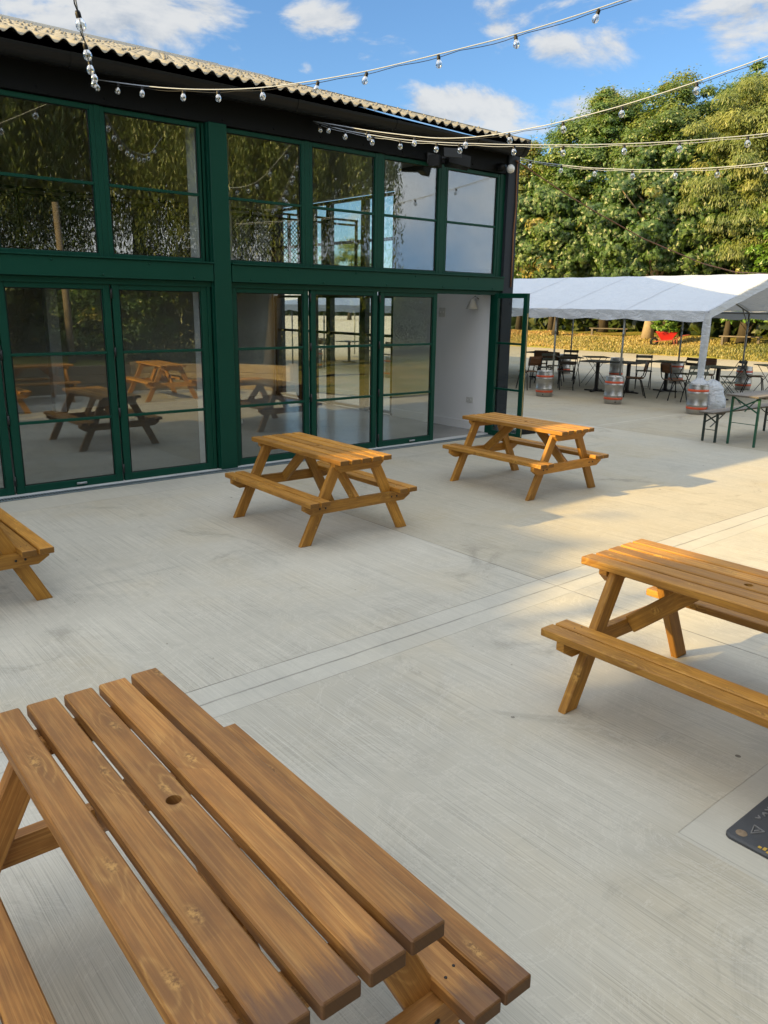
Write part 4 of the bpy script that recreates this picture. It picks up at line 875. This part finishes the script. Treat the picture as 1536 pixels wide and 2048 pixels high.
tag(b.build('guy_cable', CABLEB), 'thin rust coloured cable from the hall corner down to the tent ridge', 'cable')

# ---------------------------------------------------------------- trees
def crown_points(centre, rad, clumps, per, shell=.75, jit=.32, lump=.28, zmin=None, clr=.17):
    """leaf positions and normals of a lumpy crown built from many leaf clumps"""
    c = np.array(centre); rad = np.array(rad); u = rng.normal(size=(clumps, 3)); u /= np.linalg.norm(u, axis=1)[:, None]
    u[:, 2] = np.where(u[:, 2] < -.75, -u[:, 2] * .5, u[:, 2]); u /= np.linalg.norm(u, axis=1)[:, None]
    rr = rng.uniform(shell, 1.0, clumps) * (1 + rng.normal(0, lump * .35, clumps)); inner = rng.uniform(0, 1, clumps) < .16; rr[inner] *= .6
    C = c + u * rad * rr[:, None]; cr_ = clr * rad.mean() * rng.uniform(.45, 1.6, clumps)
    n = clumps * per; i = np.repeat(np.arange(clumps), per); w = rng.normal(size=(n, 3)); w /= np.linalg.norm(w, axis=1)[:, None]
    w[:, 2] = np.where(w[:, 2] < -.35, -w[:, 2], w[:, 2])
    P = C[i] + w * (cr_[i] * rng.uniform(.35, 1.1, n) ** .8 * np.where(rng.uniform(0, 1, n) < .22, rng.uniform(1., 1.9, n), 1))[:, None] * np.array((1, 1, .72)); N = w + u[i] * .35 + np.array((0, 0, .45)) + rng.normal(0, jit, (n, 3))
    if zmin is not None: P[:, 2] = np.maximum(P[:, 2], zmin + rng.uniform(0, .4, n))
    return P, N, i, C
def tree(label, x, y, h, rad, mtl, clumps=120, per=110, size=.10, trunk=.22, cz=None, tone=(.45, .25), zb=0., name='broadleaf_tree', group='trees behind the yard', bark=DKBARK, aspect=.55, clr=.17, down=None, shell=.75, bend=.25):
    z0 = bank_z(x, y) if 32.5 < x and y < 24 else (0 if x > 32.5 else zb); t = thing(name, (x, y, z0), 0, label, 'tree', group)
    rad = np.array(rad); cz = h - rad[2] if cz is None else cz; P, N, i, C = crown_points((0, 0, cz), rad, clumps, per, clr=clr, zmin=.15, shell=shell)
    ct_ = rng.normal(tone[0], tone[1], clumps)[i]; tn = ct_ * .7 + rng.uniform(0, 1, len(P)) * .3 + np.clip((P[:, 2] - cz) / rad[2], -1, 1) * .06
    leaf_object('crown', P, N, size, mtl, aspect, t, bend, tn, None if down is None else np.tile(down, (len(P), 1)))
    b = MB(); top = np.array((rng.normal(0, .15), rng.normal(0, .15), cz + rad[2] * .5)); s = np.linspace(0, 1, 9)
    tp = np.stack([top[0] * s + .06 * np.sin(s * 5), top[1] * s + .05 * np.sin(s * 4 + 1), top[2] * s], 1); tr_ = trunk * (1.25 - s * .95); tr_[0] *= 1.35; b.tube(tp, tr_, 12)
    for k in range(min(16, len(C))):
        e = C[k]; st = tp[2 + k % 5]; mid = (st + e) / 2 + np.array((0, 0, .25)); b.tube([st, mid, e], [trunk * .38, trunk * .22, .025], 6)
    b.build('trunk', bark, t)
    return t
tree('tall central tree, its ragged top the highest against the sky', 38.5, 18.3, 12.0, (4.0, 4.2, 4.4), L_GREEN, 360, 420, .072, .2, tone=(.62, .2), clr=.135)
tree('small autumn yellow tree just right of the hall roof corner', 37.0, 23.2, 10.2, (2.0, 1.8, 3.6), L_YELLOW, 170, 320, .07, .13, tone=(.62, .2), clr=.17)
tree('low gappy green tree between the yellow tree and the tall one', 37.8, 21.4, 9.3, (2.0, 2.0, 3.4), L_GREEN, 150, 320, .07, .13, tone=(.5, .22), clr=.18)
tree('broad tree right of the tallest, with orange patches', 38.5, 14.4, 11.7, (4.0, 3.4, 4.4), L_YELLOW, 350, 420, .072, .2, tone=(.24, .24), clr=.135)
tree('pale yellow green willow at the upper right edge', 36.6, 9.2, 11.3, (3.2, 3.1, 4.5), L_WILLOW, 300, 480, .09, .2, tone=(.6, .22), clr=.15, name='willow_tree', aspect=.22, down=(0, 0, -1.))
tree('dark crowned tree behind the willow, showing at the top right corner', 41.5, 11.2, 12.9, (3.4, 3.8, 4.6), L_GREEN, 220, 340, .08, .2, tone=(.4, .2), clr=.16)
def chestnut(label, x, y, h, rad, cz, trunk, bark, tone):
    z0 = bank_z(x, y); t = thing('horse_chestnut', (x, y, z0), 0, label, 'tree', 'trees behind the yard'); cl = 330
    P, N, i, C = crown_points((0, 0, cz), rad, cl, 60, shell=.7, clr=.15, zmin=1.6)
    n = len(P); N[:, 2] = np.abs(N[:, 2]); N[:, 0] -= .5; N /= np.linalg.norm(N, axis=1)[:, None]; a = rng.normal(size=(n, 3)); a -= N * (a * N).sum(1)[:, None]; a /= np.linalg.norm(a, axis=1)[:, None]; bb = np.cross(N, a)
    PP = []; NN = []; DD = []; TT = []; ctn = rng.normal(tone, .24, cl)[i] * .75 + rng.uniform(0, .25, n)
    for k in range(5):                           # five drooping leaflets per leaf
        th = (k - 2) * .62; d = a * math.cos(th) + bb * math.sin(th) - N * .35 + np.array((0, 0, -.25)); PP.append(P + d * .105); NN.append(N + d * .45); DD.append(d); TT.append(ctn)
    P = np.concatenate(PP); N = np.concatenate(NN); D = np.concatenate(DD)
    leaf_object('crown', P, N, .095, L_CHEST, .36, t, .18, np.concatenate(TT), D)
    b = MB(); s = np.linspace(0, 1, 9); tp = np.stack([.12 * np.sin(s * 4), .1 * np.sin(s * 3 + 1), (cz + rad[2] * .4) * s], 1); tr_ = trunk * (1.15 - s * .8); tr_[0] *= 1.45; tr_[1] *= 1.08; b.tube(tp, tr_, 14)
    for k in range(14): e = C[k]; st = tp[3 + k % 4]; b.tube([st, (st + e) / 2 + np.array((0, 0, .3)), e], [trunk * .4, trunk * .2, .03], 6)
    b.build('trunk', bark, t)
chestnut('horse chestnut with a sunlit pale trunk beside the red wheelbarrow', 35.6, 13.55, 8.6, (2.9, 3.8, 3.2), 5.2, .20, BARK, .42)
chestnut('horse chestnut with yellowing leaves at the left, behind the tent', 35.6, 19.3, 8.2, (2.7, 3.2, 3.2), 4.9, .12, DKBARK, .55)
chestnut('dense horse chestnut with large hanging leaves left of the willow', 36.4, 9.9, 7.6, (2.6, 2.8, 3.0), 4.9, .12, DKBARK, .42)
tree('bright green bushy tree under the willow at the right edge', 35.0, 6.2, 6.4, (2.0, 2.3, 3.1), L_BRIGHT, 150, 200, .085, .12, tone=(.5, .22), clr=.17)
tree('low leafy branch of a sapling hanging behind the right end of the tent', 34.4, 8.0, 2.35, (.9, 1.35, .75), L_BRIGHT, 60, 70, .10, .05, tone=(.55, .22), clr=.26, name='sapling', group=None)
# dark undergrowth that closes the wood behind the trunks
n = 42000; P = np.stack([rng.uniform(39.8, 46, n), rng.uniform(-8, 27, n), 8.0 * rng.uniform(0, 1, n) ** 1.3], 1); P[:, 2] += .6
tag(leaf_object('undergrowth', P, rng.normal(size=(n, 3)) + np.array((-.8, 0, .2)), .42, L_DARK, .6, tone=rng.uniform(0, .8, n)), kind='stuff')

# wheelbarrow planter
t = thing('wheelbarrow_planter', (34.4, 11.85, bank_z(34.4, 11.85)), R(-52), 'red wheelbarrow planted with a leafy green shrub on the grass bank', 'wheelbarrow')
b = MB(); lo_ = [(-.26, -.17), (.20, -.17), (.20, .17), (-.26, .17)]; hi_ = [(-.50, -.30), (.42, -.28), (.42, .28), (-.50, .30)]
V = [(x, y, .30) for x, y in lo_] + [(x, y, .66) for x, y in hi_] + [(x * .96, y * .94, .65) for x, y in hi_] + [(x * .9, y * .9, .33) for x, y in lo_]
b.add(V, [[0, 1, 2, 3]] + [[j, (j + 1) % 4, 4 + (j + 1) % 4, 4 + j] for j in range(4)] + [[4 + j, 4 + (j + 1) % 4, 8 + (j + 1) % 4, 8 + j] for j in range(4)] + [[8 + j, 8 + (j + 1) % 4, 12 + (j + 1) % 4, 12 + j] for j in range(4)], 0); b.tube([(*q, .66) for q in hi_ + [hi_[0]]], .018, 6); b.build('tray', RED, t)
b = MB(); b.lathe([(.10, -.03), (.17, -.045), (.20, -.03), (.205, 0), (.20, .03), (.17, .045), (.10, .03)], (-.56, 0, .205), 22, M=[[1, 0, 0], [0, 0, 1], [0, 1, 0]]); b.build('wheel', BLACKP, t)
for s in (-1, 1):
    b = MB(); b.tube([(-.60, s * .06, .205), (-.2, s * .18, .27), (.35, s * .22, .33), (.70, s * .25, .52), (.98, s * .26, .56)], .018, 8); b.tube([(.28, s * .21, .32), (.36, s * .22, 0), (.46, s * .22, 0), (.42, s * .22, .36)], .016, 6); b.build('handle', simple('rusty_red', (.33, .07, .045), .6, 0, .3, 12.), t)
P, N, i, C = crown_points((-.26, 0, 1.0), (.62, .46, .40), 60, 60, clr=.26); leaf_object('shrub', P, N, .05, L_BRIGHT, .6, t, tone=rng.normal(.6, .2, len(P)))
b = MB(); b.box((0, 0, .58), (.80, .50, .06), b=.01); b.build('soil', EARTH, t)
# low timber benches in the shade under the trees
def low_bench(x, y, rz, Lb, lab):
    t = thing('timber_bench', (x, y, bank_z(x, y)), rz, lab, 'bench'); b = MB()
    for k in range(3): b.box((0, -.14 + k * .14, .43), (Lb, .12, .05), b=.004, wood=True)
    b.build('seat', OLDWOOD, t)
    for s in (-1, 1): b = MB(); b.box((s * (Lb / 2 - .15), 0, .20), (.10, .36, .41), b=.005, wood=True); b.build('leg', OLDWOOD, t)
low_bench(37.0, 16.9, R(118), 2.0, 'plain timber bench in deep shade left of the pale trunk')
low_bench(35.6, 8.9, R(112), 1.8, 'low timber bench in shade between the white pole and the sapling')

# ---------------------------------------------------------------- behind the camera (seen mirrored in the glass)
b = MB(); pts = [(-6, -9.32), (2, -9.28), (7.25, -9.15), (9.3, -8.3), (10.2, -6.9)]
for i in range(len(pts) - 1):
    for k in range(3): b.bar((*pts[i], .1 + k * .2), (*pts[i + 1], .1 + k * .2), .12, .196, b=.01, wood=True)
for i in range(len(pts)): b.box((*pts[i], .32), (.16, .16, .66), b=.01, wood=True)
tag(b.build('retaining_wall', SLEEPER), 'low timber sleeper retaining wall mirrored behind the tables in the door glass', 'retaining wall')
V = []; xs = np.linspace(-30, 45, 60); ys = np.linspace(-9.45, -40, 18)
for x in xs:
    for y in ys:
        f = min(1, max(0, (9.6 - x) / 1.8)); V.append((x, y, .05 + .55 * f + .05 * math.sin(x * 1.3 + y) + (-9.45 - y) * .03))
b = MB(); m_ = len(ys); b.add(V, [[i * m_ + j, (i + 1) * m_ + j, (i + 1) * m_ + j + 1, i * m_ + j + 1] for i in range(len(xs) - 1) for j in range(m_ - 1)], 0, True); tag(b.build('grass_bank', GRASS), kind='structure')
b = MB(); b.add([(10.6, -9.5, .03), (32.3, -9.5, .03), (32.3, -4.6, .03), (10.9, -4.6, .03), (10.4, -6.6, .03)], [[0, 1, 2, 3, 4]], 0); tag(b.build('lawn', GRASS), kind='structure')
pl_ = thing('timber_pole', (6.29, -10.3, .55), 0, 'leaning weathered timber pole mirrored in the left windows and doors', 'pole')
b = MB(); b.tube([(0, 0, -.1), (-.03, 0, 1.6), (-.09, 0, 3.55)], [.085, .078, .07], 12); b.build('pole_shaft', POLEW, pl_)
def willow(label, x, y, h, rad, drop, n=1000, per=260, zb=.8, group='trees mirrored in the glass'):
    """weeping crown: strands hang from boughs and carry the narrow leaves"""
    t = thing('willow_tree', (x, y, zb), 0, label, 'tree', group); u = rng.normal(size=(n, 3)); u[:, 2] = np.abs(u[:, 2]) * .9; u /= np.linalg.norm(u, axis=1)[:, None]
    st = u * np.array(rad) * rng.uniform(.45, 1.0, n)[:, None] + np.array((0, 0, h - rad[2])); ln = drop * rng.uniform(.5, 1.15, n); i = np.repeat(np.arange(n), per); s_ = rng.uniform(0, 1, n * per)
    P = st[i] + np.stack([u[i, 0] * .5 * np.sqrt(s_), u[i, 1] * .5 * np.sqrt(s_), -ln[i] * s_], 1) + rng.normal(0, .13, (n * per, 3)); P[:, 2] = np.maximum(P[:, 2], .3)
    tn = rng.normal(.4, .22, n)[i] * .8 + rng.uniform(0, .2, n * per)
    leaf_object('crown', P, rng.normal(size=(n * per, 3)) + u[i] * .6, .072, L_WILLOW, .24, t, .1, tn, np.tile((0, 0, -1.), (n * per, 1)))
    b = MB(); s = np.linspace(0, 1, 9); b.tube(np.stack([.2 * np.sin(s * 4), .2 * np.sin(s * 3), (h - rad[2] * .6) * s], 1), .19 * (1.15 - s * .8), 12)
    for k in range(16): e = st[k * 7]; z = h * rng.uniform(.35, .6); b.tube([(0, 0, z), e * .5 + np.array((0, 0, z * .5 + .6)), e], [.12, .07, .02], 6)
    b.build('trunk', DKBARK, t)
willow('large weeping willow mirrored across the upper left windows', 9.6, -14.4, 12.5, (5.0, 3.6, 4.6), 6.2)
willow('second willow mirrored in the leftmost upper windows', 3.2, -13.6, 11.5, (4.4, 3.2, 4.4), 6.2, 820)
willow('third willow mirrored in the windows right of the green post', 12.0, -10.8, 11.5, (3.6, 2.8, 4.2), 5.2, 700, zb=.2)
def hedge(label, x0, x1, y, h, d, n, m_, tone):
    P = np.stack([rng.uniform(x0, x1, n), np.zeros(n), rng.uniform(0, 1, n)], 1); top = h * (.84 + .10 * np.sin(P[:, 0] * 1.9) + .07 * np.sin(P[:, 0] * 4.3 + 1)); P[:, 2] = top * P[:, 2] ** .8 + .3
    P[:, 1] = y + rng.uniform(-1, 1, n) * d * (1 - .4 * P[:, 2] / h) + .15 * np.sin(P[:, 0] * 5 + P[:, 2] * 4); tag(leaf_object('hedge', P, rng.normal(size=(n, 3)) + np.array((0, .5, .4)), .055, m_, .6, tone=rng.normal(tone, .25, n)), label, 'hedge')
hedge('long dark hedge mirrored above the timber wall in the left doors', -6, 13.5, -12.6, 2.5, .8, 42000, L_DARK, .55)
hedge('paler hedge behind the side lawn, mirrored in the right hand doors', 14, 34, -16.0, 2.1, .8, 26000, L_GREEN, .4)
for i, (x, y, h, rx, l) in enumerate([(4.9, -11.9, 2.5, 1.7, 'dark hedge bush mirrored in the leftmost door beside the pole'), (7.7, -11.7, 2.3, 1.7, 'sunlit bush mirrored above the retaining wall in the second door'), (10.6, -12.4, 2.9, 1.9, 'dark bush mirrored in the door right of the green post'),
                                      (16.2, -12.6, 3.0, 1.9, 'rounded bush mirrored in the glass door next to the opening'), (2.0, -11.9, 2.6, 1.8, 'hedge bush mirrored at the far left of the door glass'), (21.5, -14.5, 2.6, 2.2, 'low bush beyond the side lawn, mirrored in the last door'), (13.4, -14.6, 2.4, 1.9, 'bush behind the end of the timber wall, mirrored small in the middle door')]):
    tree(l, x, y, h, (rx, 1.2, h * .52), L_DARK if i % 2 == 0 else L_GREEN, 130, 190, .05, .06, tone=(.55, .25), zb=.5, name='hedge_bush', group='bushes mirrored in the glass', clr=.22, cz=h * .48)
n = 9000; P = np.stack([rng.uniform(-60, 90, n), rng.uniform(-48, -44, n), 4.2 * rng.uniform(0, 1, n)], 1); tag(leaf_object('hedgerow', P, rng.normal(size=(n, 3)), .5, L_DARK, .6), kind='stuff')
n = 7000; P = np.stack([rng.uniform(60, 112, n), rng.uniform(112, 116, n), 3.4 * rng.uniform(0, 1, n)], 1); tag(leaf_object('hedgerow', P, rng.normal(size=(n, 3)), .55, L_DARK, .6), kind='stuff')
tree('round tree far behind the hall, glimpsed through the gable glazing', 74, 66, 9.0, (3.8, 3.8, 3.8), L_GREEN, 120, 160, .10, .2, tone=(.5, .2))
tree('pale tree far behind the hall at the left of the gable glazing', 66, 78, 10.0, (4.2, 4.4, 4.4), L_YELLOW, 120, 160, .10, .2, tone=(.4, .2))
# trees beyond the left end of the hall; their shade lies over the near yard
def shade_tree(label, tip, h, rad):
    global rng
    rng = np.random.default_rng(int(tip[0] * 100))
    x = tip[0] - 2.45 * h; y = tip[1] + .787 * h
    tree(label, x, y, h - .8, rad, L_GREEN, 230, 130, .26, .35, tone=(.45, .2), name='shade_tree', group='trees beyond the left end of the hall', clr=.22, shell=.5)
shade_tree('tree left of the hall whose crown shades the yard by the tables', (6.25, -4.5), 9.0, (3.0, 1.9, 3.6))
shade_tree('slimmer tree left of the hall with a pointed crown', (6.7, -5.0), 9.8, (1.8, .6, 3.0))
shade_tree('shade tree left of the hall, nearer the camera', (5.9, -5.35), 9.0, (3.0, 1.0, 3.8))
shade_tree('narrow shade tree left of the hall between two broad ones', (4.6, -6.35), 9.4, (2.4, .8, 4.2))
shade_tree('broad shade tree left of the yard behind the viewer', (10.6, -12.05), 11.0, (4.0, 2.75, 5.2))
shade_tree('big spreading shade tree at the far left of the yard', (6.6, -10.6), 9.5, (4.0, 1.75, 4.4))
